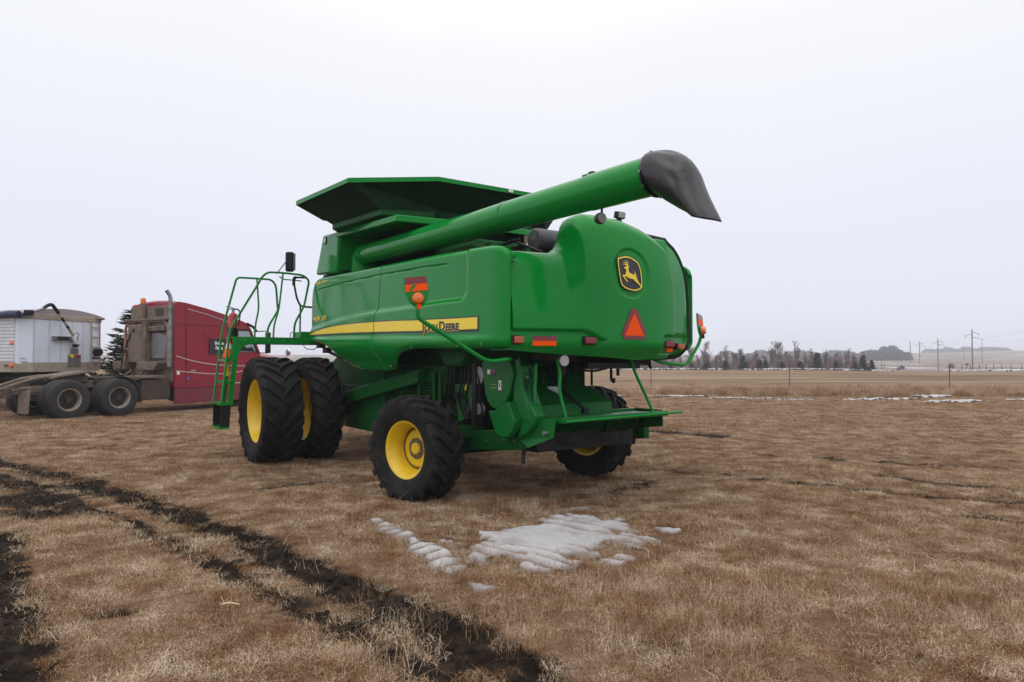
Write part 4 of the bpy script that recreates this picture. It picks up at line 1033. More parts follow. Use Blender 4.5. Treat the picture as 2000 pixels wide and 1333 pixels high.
# muddy back wall of the sleeper and what hangs on it
bw = MB().span((3.178, .08, .95), (3.13, 2.50, 3.46)).build('back_wall', M['mud'], truck, bevel=.02)
fr_ = MB()
fr_.tube(fillet([(3.08, .28, 2.86), (3.08, .28, 1.62), (3.08, .5, 1.40)], .1), .045, 8); fr_.tube(fillet([(3.08, .28, 2.6), (3.08, .30, 2.86), (3.08, .5, 2.96), (3.08, 2.5, 2.96), (3.08, 2.72, 2.82), (3.08, 2.74, 1.66)], .12), .045, 8)
M['copper'] = mat('dusty_pink_pipe', (.33, .17, .12), rough=.6, dirt=(.2, .14, .1), dirt_amt=.4)
fr_.build('pipe_frame', M['copper'], truck)
MB().span((3.14, .15, 2.98), (2.98, 2.66, 3.06)).build('back_shelf', M['mud'], truck, bevel=.01)
MB().span((3.12, 1.28, 1.58), (2.92, 2.32, 2.86)).span((3.10, 1.22, 1.6), (2.88, 1.42, 2.95)).build('headache_box', M['mud'], truck, bevel=.03)
MB().span((3.12, .38, 1.72), (3.06, 1.18, 2.58)).build('vent_panel', M['steel'], truck, bevel=.02)
MB().span((3.12, .3, 2.62), (2.95, 1.22, 2.78)).build('vent_hood', M['mud'], truck, bevel=.02)
MB().prism([(3.05, 2.98, 1.36), (3.05, 2.26, 1.36), (3.05, 2.26, 1.64), (3.05, 3.02, 1.64)], (-.25, 0, 0)).build('tool_tray', M['mud'], truck, bevel=.02)
MB().prism([(3.05, 1.50, 1.34), (3.05, .55, 1.34), (3.05, .30, 1.55), (3.05, .30, 1.62), (3.05, 1.50, 1.62)], (-.3, 0, 0)).build('tool_tray', M['mud'], truck, bevel=.02)
MB().span((3.10, 1.9, 2.62), (2.9, 2.02, 2.72)).build('air_fitting', M['black'], truck)
MB().tube([(2.9, 2.0, 1.34), (2.7, 2.1, 1.15)], .04, 8).tube([(2.9, 1.2, 1.34), (2.7, 1.35, 1.12)], .04, 8).span((3.15, .4, 1.05), (2.3, .9, 1.16)).build('support_bracket', M['mud'], truck)
cb = MB()
cb.tube(fillet([(3.0, 1.95, 2.95), (2.9, 2.15, 2.5), (2.85, 2.30, 2.1), (2.7, 2.2, 1.75), (2.6, 2.15, 1.3)], .25), .020, 6).tube(fillet([(2.95, 2.35, 2.0), (2.8, 2.45, 1.9), (2.7, 2.2, 1.8), (2.6, 2.1, 1.4), (2.4, 2.0, 1.1)], .2), .025, 6).tube(fillet([(3.05, .35, 2.5), (2.95, .9, 2.72), (2.95, 1.4, 2.66)], .2), .014, 6)
cb.build('air_hose', M['black'], truck)
bp_ = MB().span((3.10, 1.55, 3.05), (2.98, 1.72, 3.56)).build('beacon_post', M['mud'], truck, bevel=.01)
MB().lathe([(3.56, .001), (3.56, .075), (3.60, .085), (3.73, .082), (3.75, .06), (3.755, .001)], 20, 'z', (3.04, 1.63, 0)).build('beacon', M['amber'], bp_)
MB().span((3.125, .62, 3.14), (3.11, 1.05, 3.38)).build('hatch_door', M['mud_d'], truck, bevel=.015)

# ================================================================== white grain trailer behind the truck; x along the front wall, y along the trailer
M['alu'] = mat('white_trailer_sheet', (.70, .75, .84), rough=.38, spec=.4, dirt=(.40, .38, .36), dirt_amt=.22, dscale=1.3, var=.03)
M['alu_r'] = mat('white_ribbed_sheet', (.66, .68, .72), rough=.4, dirt=(.42, .40, .36), dirt_amt=.3, dscale=2)
M['dust'] = mat('dusty_tan_trim', (.36, .32, .25), rough=.8, dirt=(.20, .15, .11), dirt_amt=.5, dscale=2.5, var=.15)
M['tarp'] = mat('grey_roof_cap', (.31, .27, .28), rough=.7, dirt=(.24, .19, .17), dirt_amt=.4, dscale=2)
M['tarpblue'] = mat('navy_rolled_tarp', (.022, .028, .09), rough=.55, dirt=(.10, .09, .10), dirt_amt=.3, dscale=4, bump=.6, bscale=12)
trl = empty('grain_trailer', (-15.27, 21.30, 0), math.atan2(.954, .3))
tag(trl, 'white grain trailer with rolled blue tarp parked behind the truck', 'trailer')
TW, TL = 2.957, 11.0
body = MB()
plan = [(0, .25), (.33, 0), (2.42, 0), (TW, .22), (TW, TL), (0, TL)]
body.prism([(x, y, 1.55) for x, y in plan], (0, 0, 1.46)).build('trailer_body', M['alu'], trl, smooth=0, bevel=.008)
sm_ = MB()
for t in (.33, .86, 1.26, 1.68, 2.08): sm_.span((t - .012, -.006, 1.6), (t + .012, .0, 2.99))
sm_.build('seam_strip', M['alu_r'], trl, smooth=0)
rv = MB()
for t in (.36, .87, 1.27, 1.69, 2.09):
    for k in range(26): rv.box((t, -.010, 1.63 + k * .053), (.016, .008, .016))
rv.build('rivets', M['steel'], trl, smooth=0)
rb = MB()
for k in range(13):
    z = 1.62 + k * .107
    rb.prism([(-.004, .33, z), (-.03, .33, z + .02), (-.03, .33, z + .085), (-.004, .33, z + .098)], (0, TL - .4, 0))
rb.build('side_ribs', M['alu_r'], trl, smooth=0)
MB().prism([(x, y, 1.29) for x, y in [(-.005, .26), (.325, -.008), (2.425, -.008), (TW + .005, .215), (TW + .005, TL), (-.005, TL)]], (0, 0, .31)).build('lower_sill', M['dust'], trl, smooth=0, bevel=.01)
MB().prism([(x, y, 2.98) for x, y in [(-.03, .25), (.32, -.03), (2.43, -.03), (TW + .03, .2), (TW + .03, TL), (-.03, TL)]], (0, 0, .13)).build('top_rail', M['dust'], trl, smooth=0, bevel=.01)
cap = []
for k in range(25):
    t = k / 24; x = -.02 + (TW + .04) * t
    cap.append((x, .05, 3.10 + .27 * (math.sin(math.pi * min(1, max(0, t * .92 + .04))) ** .8)))
cp = MB()
n = len(cap)
vs = [(p[0], p[1], 3.10) for p in cap] + cap + [(p[0], TL, p[2]) for p in cap]
cp.add(vs, [(i, i + 1, n + i + 1, n + i) for i in range(n - 1)] + [(n + i, n + i + 1, 2 * n + i + 1, 2 * n + i) for i in range(n - 1)])
cp.build('roof_cap', M['tarp'], trl, smooth=30)
MB().tube([(TW + .02, .1, 3.11), (TW + .02, TL, 3.11)], .03, 6).tube([(p[0], p[1] - .02, p[2] * .0 + 3.13) for p in cap], .018, 5).build('cap_edge', M['dust'], trl)
# tarp arm, motor bracket and roll
br = MB().span((.94, -.13, 2.32), (1.80, -.01, 2.455)).build('arm_bracket', M['steel'], trl, bevel=.01)
MB().span((1.06, -.14, 2.335), (1.46, -.12, 2.44)).build('bracket_slot', M['black'], br, smooth=0)
a1 = MB().tube([(1.60, -.22, 2.33), (1.50, -.24, 2.51), (1.21, -.25, 2.90), (.86, -.25, 3.34)], .042, 10).build('tarp_arm', M['dust'], trl)
MB().tube(fillet([(.98, -.25, 3.19), (.84, -.25, 3.36), (.74, -.25, 3.47), (.60, -.25, 3.42), (.47, -.25, 3.32)], .09), .055, 10).build('flex_joint', M['black'], a1)
MB().tube([(.49, -.25, 3.33), (.30, -.2, 3.24), (.12, -.1, 3.16)], .04, 10).build('arm_end', M['steel'], a1)
for q in ([(1.34, -.25, 2.72), (1.28, -.25, 2.80)], [(1.18, -.25, 2.94), (1.08, -.25, 3.06)]):
    MB().tube(q, .046, 8).build('arm_sleeve', M['black'], a1)
MB().tube([(1.54, -.24, 2.46), (1.61, -.23, 2.31)], .062, 10).build('arm_hub', M['white'], a1)
MB().tube(fillet([(1.58, -.2, 2.52), (1.75, -.15, 2.60), (1.86, -.1, 2.52), (1.80, -.1, 2.44)], .06), .010, 6).build('cable', M['black'], a1)
MB().box((.10, -.10, 3.16), (.26, .22, .16), rz=R_(-35)).build('roll_motor', M['black'], a1, bevel=.03)
rt = MB(); pts = []; rs = []
for k in range(30):
    v_ = .05 + k * .38
    pts.append((-.10 - .02 * math.sin(k * 1.7), v_, 3.10 + .015 * math.sin(k * 2.3))); rs.append(.11 + .022 * math.sin(k * 2.9) * math.cos(k * .7))
rt.tube(pts, rs, 14).build('rolled_tarp', M['tarpblue'], trl)
# ladder, air fittings, lamps on the front
ladr = MB().tube([(2.38, -.06, 1.42), (2.36, -.06, 3.02)], .025, 8).tube([(2.86, .12, 1.42), (2.84, .12, 3.06)], .025, 8)
for z in (2.80, 2.47, 2.12, 1.80, 1.60): ladr.tube([(2.38, -.06, z), (2.85, .12, z)], .018, 6)
ladr.build('trailer_ladder', M['dust'], trl)
MB().lathe([(-.12, .001), (-.12, .13), (.05, .14), (.06, .001)], 18, 'y', (2.56, -.10, 1.94)).tube([(2.45, -.1, 1.94), (2.75, -.05, 2.04)], .05, 8).span((2.42, -.12, 1.70), (2.66, -.05, 1.76)).build('cable_holder', M['black'], trl)
MB().lathe([(-.1, .001), (-.1, .05), (0, .07), (.0, .001)], 14, 'y', (1.76, -.04, 2.15)).tube([(1.64, -.06, 2.18), (1.76, -.08, 2.12), (1.90, -.06, 2.18)], .022, 6).build('plug_socket', M['black'], trl)
MB().span((1.61, -.03, 1.88), (1.90, -.005, 2.06)).span((1.53, -.03, 1.46), (2.0, -.005, 1.86)).build('fitting_plate', M['steel'], trl, bevel=.004)
MB().lathe([(-.06, .001), (-.06, .05), (0, .05)], 14, 'y', (1.64, -.03, 1.80)).build('gladhand', M['stripe'], trl)
MB().lathe([(-.06, .001), (-.06, .05), (0, .05)], 14, 'y', (1.89, -.03, 1.80)).build('gladhand', M['red'], trl)
for (v_, z) in ((.42, 2.22), (.42, 1.51)):
    MB().lathe([(-.035, .001), (-.03, .06), (0, .07), (.02, .07)], 18, 'x', (-.03, v_, z)).build('marker_lamp', M['amber'], trl)
for v_ in (.65, 1.05, 1.45, 1.85): MB().span((-.037, v_ - .09, 1.47), (-.030, v_ + .09, 1.53)).build('reflector', M['dkred'] if v_ > .6 else M['white'], trl, smooth=0)
dx_ = .33 / .414
for ln_, zz in (('Dakota', 1.70), ('TRAILER', 1.59)):
    vs, fs = text_geo(ln_, .085, .2, .0, 'LEFT')
    MB().add([(.06 + (x * dx_) * .62, .25 - .25 * (.06 + x * .62 * dx_) / .33 - .008, zz + y * .9) for x, y, z in vs], fs).build('lettering', M['decal_k'], trl, smooth=0)
# hopper, landing gear, rear axles below
hp_ = MB()
for y0 in (1.6, 5.4): hp_.hexa([(1.2, y0 + 1.4, .55), (1.8, y0 + 1.4, .55), (1.8, y0 + 2.0, .55), (1.2, y0 + 2.0, .55), (.1, y0 - .4, 1.3), (TW - .1, y0 - .4, 1.3), (TW - .1, y0 + 3.6, 1.3), (.1, y0 + 3.6, 1.3)])
hp_.build('hopper', M['black'], trl, smooth=0)
MB().span((.5, .3, 1.05), (TW - .5, TL - .3, 1.29)).build('under_frame', M['black'], trl, smooth=0)
for x in (.75, 2.2): MB().span((x - .06, 1.5, 0.02), (x + .06, 1.62, 1.1)).span((x - .15, 1.41, 0), (x + .15, 1.71, .04)).build('landing_leg', M['mud_d'], trl, bevel=.005)
for y in (8.6, 9.95):
    for x, o in ((.16, -1), (2.80, 1)):
        e = road_wheel(trl, x, y, o)
        e.rotation_euler = (0, 0, R_(-90) if o < 0 else R_(90))

# ================================================================== ground, field and hills
def terr(x, y):
    x = np.asarray(x, float); y = np.asarray(y, float)
    az = x / np.maximum(y, 1.0)
    s = lambda a, b, t: (lambda q: q * q * (3 - 2 * q))(np.clip((t - a) / (b - a), 0, 1))
    z = -2.2 * np.exp(-((y - 215) / 75) ** 2) * s(.42, .60, az)
    H = 7.5 + 7.5 * s(.45, .85, az)
    z = z + s(300, 950, y) * H + s(350, 700, y) * (fbm(x / 140, y / 140, 5) - .5) * 2.4
    z = z + (fbm(x / 3.2, y / 3.2, 9) - .5) * .05 * s(1.5, 4, np.hypot(x, y)) + (fbm(x * 2.6, y * 2.6, 10, 3) - .5) * .055 * s(22, 8, np.hypot(x, y))
    return z
TRK = [([(-10.5, 12.6), (-8.38, 11.22), (-6.86, 10.22), (-5.31, 9.01), (-3.65, 7.53), (-2.38, 6.38), (-1.65, 5.54), (-1.01, 4.94), (-.50, 4.51), (-.15, 4.04), (.07, 3.72), (.5, 3.1), (1.2, 2.0)], .26, 1.15),
       ([(-7.5, 10.1), (-6.6, 9.4), (-5.02, 8.06), (-4.01, 7.18), (-3.05, 6.29), (-2.26, 5.54), (-1.64, 4.89), (-1.16, 4.47), (-.84, 4.11), (-.57, 3.84), (-.27, 3.60), (.2, 3.0), (.8, 2.2)], .145, .90),
       ([(-6.2, 8.6), (-5.5, 8.05), (-5.1, 7.5)], .48, .95), ([(-7.6, 9.9), (-6.8, 9.5), (-6.3, 9.2)], .35, .9),
       ([(-4.9, 6.6), (-4.3, 5.7), (-3.6, 4.85), (-2.95, 4.05), (-2.5, 3.4), (-2.0, 2.6)], .24, 1.0), ([(-2.86, 4.62), (-2.62, 4.70)], .08, .9),
       ([(-14.5, 18.2), (-11.5, 18.3), (-8.3, 18.5)], .22, .7), ([(-10.2, 16.8), (-9.3, 17.6)], .25, .8), ([(-11.6, 16.2), (-10.6, 16.2)], .2, .7), ([(-7.9, 13.3), (-7.1, 14.2)], .16, .6),
       ([(3.3, 16.2), (4.5, 15.1)], .40, .9), ([(2.0, 10.6), (3.0, 10.2), (3.7, 9.6)], .16, .6), ([(4.4, 12.2), (6.6, 11.2), (9.5, 10.5)], .2, .6), ([(3.6, 9.7), (4.4, 9.05), (5.1, 8.67), (5.6, 8.35), (6.5, 7.95)], .20, .9), ([(5.5, 10.1), (6.1, 9.3), (7.2, 8.5)], .17, .85), ([(1.35, 8.75), (1.85, 9.55)], .25, .55),
       ([(5.0, 7.5), (5.5, 7.1)], .12, .7), ([(-3.3, 8.9), (-2.6, 9.6)], .18, .5), ([(-14, 19.5), (-9, 21.5), (-4, 25)], .35, .6)]
def seg_dist(px, py, a, b):
    ax, ay = a; bx, by = b
    dx, dy = bx - ax, by - ay
    t = np.clip(((px - ax) * dx + (py - ay) * dy) / (dx * dx + dy * dy), 0, 1)
    return np.hypot(px - (ax + t * dx), py - (ay + t * dy))
def mud_f(x, y):
    x = np.asarray(x, float); y = np.asarray(y, float)
    m = np.zeros_like(x)
    edge = (fbm(x * 2.2, y * 2.2, 3) - .5) * .75 + (fbm(x * 9, y * 9, 4) - .5) * .75
    near = (np.abs(x) < 18) & (y > 1) & (y < 27)
    if not near.any(): return m
    xx, yy, ee = x[near], y[near], edge[near]
    mm = m[near]
    for pl, wd, st in TRK:
        d = np.full_like(xx, 1e9)
        for a, b in zip(pl[:-1], pl[1:]): d = np.minimum(d, seg_dist(xx, yy, a, b))
        q = np.clip(1.28 - d / (wd * 1.08) + ee, 0, 1)
        mm = np.maximum(mm, st * q * q * (3 - 2 * q))
    m[near] = mm
    return m
def axis(lo, hi, a, b, step, grow):
    c = list(np.arange(a, b + 1e-6, step)); s = step; t = b
    while t < hi: s *= grow; t += s; c.append(min(t, hi))
    s = step; t = a
    while t > lo: s *= grow; t -= s; c.insert(0, max(t, lo))
    return np.array(c)
gx = axis(-1200, 1200, -9.5, 8.5, .075, 1.10); gy = axis(-60, 1300, 2.4, 12.5, .065, 1.055)
GX, GY = np.meshgrid(gx, gy, indexing='ij')
mud = mud_f(GX, GY)
GZ = terr(GX, GY) - mud * .045 + mud * (fbm(GX * 6, GY * 6, 21, 3) - .5) * .17
V = np.stack([GX, GY, GZ], -1).reshape(-1, 3)
ni, nj = GX.shape
I = (np.arange(ni - 1)[:, None] * nj + np.arange(nj - 1)[None, :]).reshape(-1)
F = np.stack([I, I + nj, I + nj + 1, I + 1], -1)
me = bpy.data.meshes.new('ground')
me.vertices.add(len(V)); me.vertices.foreach_set('co', V.ravel())
me.loops.add(F.size); me.loops.foreach_set('vertex_index', F.ravel().astype(np.int32))
me.polygons.add(len(F)); me.polygons.foreach_set('loop_start', np.arange(0, F.size, 4, dtype=np.int32)); me.polygons.foreach_set('loop_total', np.full(len(F), 4, dtype=np.int32))
me.update(calc_edges=True); me.validate()
me.polygons.foreach_set('use_smooth', [True] * len(F))
at = me.attributes.new('mud', 'FLOAT', 'POINT'); at.data.foreach_set('value', mud.ravel().astype(np.float32))
ground = bpy.data.objects.new('ground', me); COL.objects.link(ground); ground['kind'] = 'structure'
gm, t, b = nmat('field_ground')
b.inputs['Roughness'].default_value = .95; b.inputs['Specular IOR Level'].default_value = .08
geo = N(t, 'NewGeometry'); sx = N(t, 'SeparateXYZ'); t.links.new(geo.outputs['Position'], sx.inputs[0])
def noise(scale, detail=6, vec=None, rough=.6):
    n_ = N(t, 'TexNoise', Scale=scale, Detail=float(detail), Roughness=rough)
    t.links.new((vec or geo).outputs['Vector' if vec else 'Position'], n_.inputs['Vector']); return n_
def mixc(fac, c1, c2):
    n_ = N(t, 'MixRGB')
    for i, c in ((1, c1), (2, c2)):
        if isinstance(c, tuple): n_.inputs[i].default_value = c + (1,)
        else: t.links.new(c.outputs[0], n_.inputs[i])
    if isinstance(fac, float): n_.inputs[0].default_value = fac
    else: t.links.new(fac, n_.inputs[0])
    return n_
def rampf(src, p0, p1):
    n_ = N(t, 'MapRange', interpolation_type='SMOOTHSTEP'); n_.inputs['From Min'].default_value = p0; n_.inputs['From Max'].default_value = p1
    t.links.new(src, n_.inputs['Value']); return n_.outputs[0]
n1 = noise(.45, 6); n2 = noise(9, 6); n3 = noise(60, 4)
mp = N(t, 'Mapping'); mp.inputs['Scale'].default_value = (.035, .22, 1); t.links.new(geo.outputs['Position'], mp.inputs['Vector'])
n4 = noise(1.0, 8, mp, .7)
mp2 = N(t, 'Mapping'); mp2.inputs['Scale'].default_value = (.012, .11, 0); t.links.new(geo.outputs['Position'], mp2.inputs['Vector'])
n5 = noise(1.0, 7, mp2, .62)
lawn = mixc(rampf(n2.outputs['Fac'], .35, .65), (.065, .036, .020), (.20, .125, .078))
lawn = mixc(rampf(n1.outputs['Fac'], .35, .7), lawn, mixc(rampf(n3.outputs['Fac'], .3, .7), (.19, .105, .055), (.28, .19, .13)))
field = mixc(rampf(n4.outputs['Fac'], .36, .62), (.135, .080, .042), (.31, .215, .140))
n6 = noise(1.6, 8, mp, .75)
field = mixc(rampf(n6.outputs['Fac'], .56, .66), field, (.050, .036, .025))
hill = mixc(rampf(n4.outputs['Fac'], .35, .65), (.155, .112, .088), (.25, .185, .148))
c = mixc(rampf(sx.outputs['Y'], 34, 37), lawn, field)
c = mixc(rampf(sx.outputs['Y'], 105, 135), c, hill)
sn = N(t, 'Math', operation='MULTIPLY'); t.links.new(rampf(n5.outputs['Fac'], .575, .605), sn.inputs[0]); t.links.new(rampf(sx.outputs['Y'], 118, 150), sn.inputs[1])
c = mixc(sn.outputs[0], c, (.80, .80, .82))
am = N(t, 'Attribute', attribute_name='mud')
c = mixc(rampf(am.outputs['Fac'], .15, .6), c, mixc(rampf(n2.outputs['Fac'], .35, .7), (.009, .0063, .0045), (.042, .029, .020)))
t.links.new(c.outputs[0], b.inputs['Base Color'])
bp = N(t, 'Bump', Strength=.8, Distance=.03)
ms = N(t, 'Math', operation='ADD'); t.links.new(n2.outputs['Fac'], ms.inputs[0]); t.links.new(n3.outputs['Fac'], ms.inputs[1])
t.links.new(ms.outputs[0], bp.inputs['Height']); t.links.new(bp.outputs[0], b.inputs['Normal'])
me.materials.append(gm)

# ---- snow patches lying on the grass
sm_m, t, b = nmat('old_snow'); M['snow'] = sm_m
b.inputs['Roughness'].default_value = .7; b.inputs['Specular IOR Level'].default_value = .3
da = N(t, 'Attribute', attribute_name='dirt'); tq = N(t, 'TexCoord'); nq = N(t, 'TexNoise', Scale=30.0, Detail=6.0, Roughness=.7); t.links.new(tq.outputs['Object'], nq.inputs['Vector'])
mq = N(t, 'Math', operation='MULTIPLY_ADD'); mq.inputs[1].default_value = .9; mq.inputs[2].default_value = -.45; t.links.new(nq.outputs['Fac'], mq.inputs[0])
aq = N(t, 'Math', operation='ADD', use_clamp=True); t.links.new(da.outputs['Fac'], aq.inputs[0]); t.links.new(mq.outputs[0], aq.inputs[1])
rq = N(t, 'ValToRGB'); rq.color_ramp.elements[0].color = (.44, .43, .435, 1); rq.color_ramp.elements[1].color = (.20, .15, .115, 1); eq = rq.color_ramp.elements.new(.5); eq.color = (.31, .28, .27, 1)
t.links.new(aq.outputs[0], rq.inputs[0]); t.links.new(rq.outputs[0], b.inputs['Base Color'])
bq = N(t, 'Bump', Strength=.5, Distance=.012); t.links.new(nq.outputs['Fac'], bq.inputs['Height']); t.links.new(bq.outputs[0], b.inputs['Normal'])
SNOW = []
def in_poly(px, py, poly):
    ins = np.zeros(px.shape, bool); n = len(poly)
    for i in range(n):
        x1, y1 = poly[i]; x2, y2 = poly[(i + 1) % n]
        c_ = ((y1 > py) != (y2 > py)) & (px < (x2 - x1) * (py - y1) / (y2 - y1 + 1e-12) + x1)
        ins ^= c_
    return ins
def snow_patch(poly, h, label, res=.02, ridge=None, rough=.04, group=None):
    P = np.array(poly); cx, cy = P.mean(0)
    x = np.arange(P[:, 0].min() - .1, P[:, 0].max() + .1, res); y = np.arange(P[:, 1].min() - .1, P[:, 1].max() + .1, res)
    X, Y = np.meshgrid(x, y, indexing='ij')
    jx = (fbm(X * 8, Y * 8, 31) - .5) * rough * 3; jy = (fbm(X * 8, Y * 8, 32) - .5) * rough * 3
    ins = in_poly(X + jx, Y + jy, poly)
    d = np.full(X.shape, 1e9)
    for i in range(len(poly)): d = np.minimum(d, seg_dist(X + jx, Y + jy, poly[i], poly[(i + 1) % len(poly)]))
    d = np.where(ins, d, -d) + ((fbm(X * 7, Y * 7, 41) - .56) * .20 if h < .06 else 0)
    e_ = np.clip(d / min(.10 if h < .06 else h * 2.2, .10 + h * 2), 0, 1)
    Z = h * np.sqrt(np.clip(1 - (1 - e_) ** 2, 0, 1)) * (.35 + 1.3 * fbm(X * 6, Y * 6, 33)) + np.where(d < 0, np.maximum(d, -.02) * 1.5, 0)
    dirt = np.clip((1 - e_) ** 2 * .75 + (fbm(X * 3, Y * 3, 39) - .45) * 1.1, 0, 1) if h < .06 else np.clip((fbm(X * .8, Y * .8, 39) - .5), 0, 1)
    if ridge:
        ux, uy, lam, amp = ridge
        ph = ((X - cx) * ux + (Y - cy) * uy) / lam + (fbm(X * 2, Y * 2, 35) - .5) * .8
        rz_ = np.clip((fbm(X * 1.7, Y * 1.7, 38) - .36) * 5, 0, 1) if h < .02 else 1.0
        Z = Z + amp * (np.abs(np.sin(math.pi * ph)) ** 1.3 - .45) * e_ * rz_
        dirt = np.clip(dirt + (1 - np.abs(np.sin(math.pi * ph))) ** 1.5 * 1.15 * rz_, 0, 1)  # besides dirt, trough shade is put into this colour so the ridges show
    Z = Z + (fbm(X * 22, Y * 22, 36) - .5) * .014 * e_ + terr(X, Y) + .012
    keep = d > -.03
    idx = -np.ones(X.shape, int); idx[keep] = np.arange(keep.sum())
    vs = np.stack([X[keep] - cx, Y[keep] - cy, Z[keep]], -1)
    q = np.stack([idx[:-1, :-1], idx[1:, :-1], idx[1:, 1:], idx[:-1, 1:]], -1).reshape(-1, 4)
    q = q[(q >= 0).all(1)]
    o = MB().add(vs.tolist(), [tuple(int(i) for i in r) for r in q]).build('snow_patch', M['snow'], None, smooth=180)
    a_ = o.data.attributes.new('dirt', 'FLOAT', 'POINT'); a_.data.foreach_set('value', dirt[keep].astype(np.float32))
    o.location = (cx, cy, 0)
    tag(o, label, 'snow patch', group)
    SNOW.append(poly)
    return o
sA = [(-1.51, 7.24), (-1.43, 7.30), (-1.30, 7.17), (-1.12, 6.87), (-.99, 6.72), (-.84, 6.43), (-.71, 6.21), (-.61, 6.16), (-.50, 6.06), (-.50, 5.91), (-.43, 5.69), (-.39, 5.54), (-.47, 5.50), (-.52, 5.52), (-.63, 5.58), (-.71, 5.80), (-.73, 5.96), (-.88, 6.11), (-.94, 6.32), (-1.07, 6.48), (-1.18, 6.60), (-1.37, 6.84), (-1.31, 6.94)]
sB = [(-.34, 6.75), (-.15, 6.78), (-.04, 6.84), (-.06, 6.90), (.30, 7.10), (.41, 7.39), (.53, 7.52), (.78, 7.50), (.97, 7.24), (1.14, 7.35), (1.22, 7.04), (1.25, 6.84), (1.07, 6.69), (1.19, 6.57), (1.30, 6.51), (1.38, 6.40), (1.15, 6.16), (1.04, 6.16), (.98, 6.32), (.85, 6.21), (.74, 6.06), (.64, 6.16), (.73, 5.96), (.69, 5.82), (.50, 5.87), (.49, 5.60), (.39, 5.48), (.24, 5.60), (.12, 5.52), (.11, 5.64), (0, 5.75), (-.01, 5.91), (-.09, 5.96), (-.23, 5.82), (-.32, 5.75), (-.37, 6.01), (-.47, 6.18), (-.39, 6.29), (-.26, 6.37), (-.25, 6.54)]
snow_patch(sA, .022, 'narrow curved strip of snow with lumps pressed by tyre lugs', .016, (.55, -.83, .19, .034), .05)
snow_patch(sB, .013, 'largest white snow patch on the grass behind the combine', .014, (.62, .78, .17, .050), .09)
snow_patch([(.86, 6.01), (1.03, 6.08), (1.04, 5.87), (.92, 5.60), (.77, 5.64), (.70, 5.82)], .012, 'small snow patch at the right front edge of the largest patch', .014, (.62, .78, .19, .03), .07)
snow_patch([(-.33, 5.23), (-.27, 5.17), (-.14, 5.21), (-.09, 5.14), (-.17, 5.00), (-.25, 5.00), (-.27, 5.1)], .018, 'small snow scrap nearest the camera, below the snow strip', .012)
for q, lb in (((-.60, 6.42, .07, .05), 'tiny snow scrap between the snow strip and the largest patch'), ((.72, 7.78, .12, .06), 'thin snow scrap just behind the far edge of the largest patch'), ((1.55, 6.82, .12, .07), 'snow scrap in the grass right of the largest patch')):
    snow_patch([(q[0] + q[2] * math.cos(a) * (1 + .3 * math.sin(3 * a)), q[1] + q[3] * math.sin(a)) for a in np.linspace(0, 6.0, 14)], .022, lb, .012)
def strip_poly(x0, x1, y0, w, sl=0, n=14, sd=1):
    r = random.Random(sd); up = []; dn = []
    for i in range(n + 1):
        t_ = i / n; x = x0 + (x1 - x0) * t_
        e_ = math.sin(math.pi * min(1, max(0, .03 + .94 * t_))) ** .5
        up.append((x, y0 + sl * t_ + w * e_ * r.uniform(.35, 1))); dn.append((x, y0 + sl * t_ - w * e_ * r.uniform(.35, 1)))
    return up + dn[::-1]
for i, (x0, x1, y0, w_, sl, h_, lb) in enumerate([
        (2.6, 8.5, 31.2, .9, -.5, .065, 'long snow strip in the ditch seen under the right side of the combine'), (8.8, 9.8, 29.6, .6, 0, .06, 'short snow strip in the ditch right of the tail arm'),
        (9.7, 10.7, 29.1, .3, 0, .07, 'faint thin snow strip in the ditch near the middle fence post'), (11.1, 12.1, 28.4, .5, -.2, .06, 'snow strip in the ditch below the middle fence post'),
        (13.9, 16.9, 28.3, .55, .7, .09, 'snow bank along the ditch left of the right fence post'), (18.1, 19.3, 30.6, .9, .2, .12, 'snow bank in tall grass just left of the right fence post'),
        (16.5, 18.5, 26.9, .55, .5, .11, 'broad snow bank in the ditch below the right fence post'), (20.3, 23.5, 27.9, .6, -.1, .09, 'snow bank in the ditch at the right edge of view')]):
    snow_patch(strip_poly(x0 - .3, x1 + .5, y0, w_ * .62, sl, 22, i + 3), h_ * .8, lb, .09, None, .10)
for i, (x0, x1, y0, w_, lb) in enumerate([(4, 34, 106, 1.3, 'long thin snow line along the foot of the far tree row'), (34, 60, 106.5, 1.2, 'thin snow line along the right end of the far tree row'),
        (95, 112, 150, 4.5, 'white snow drift around the foot of the nearest power pole'), (84, 96, 168, 3.5, 'snow drift in the valley left of the nearest power pole'),
        (83, 106, 124, 1.6, 'long snow streak in the field below the power poles'), (128, 140, 262, 9, 'snow drift beyond the valley near the second power pole'), (158, 182, 300, 7, 'far snow streak on the slope behind the power poles')]):
    snow_patch(strip_poly(x0, x1, y0, w_, 0, 26, i + 30), .25, lb, max(.25, (x1 - x0) / 90), None, .35)

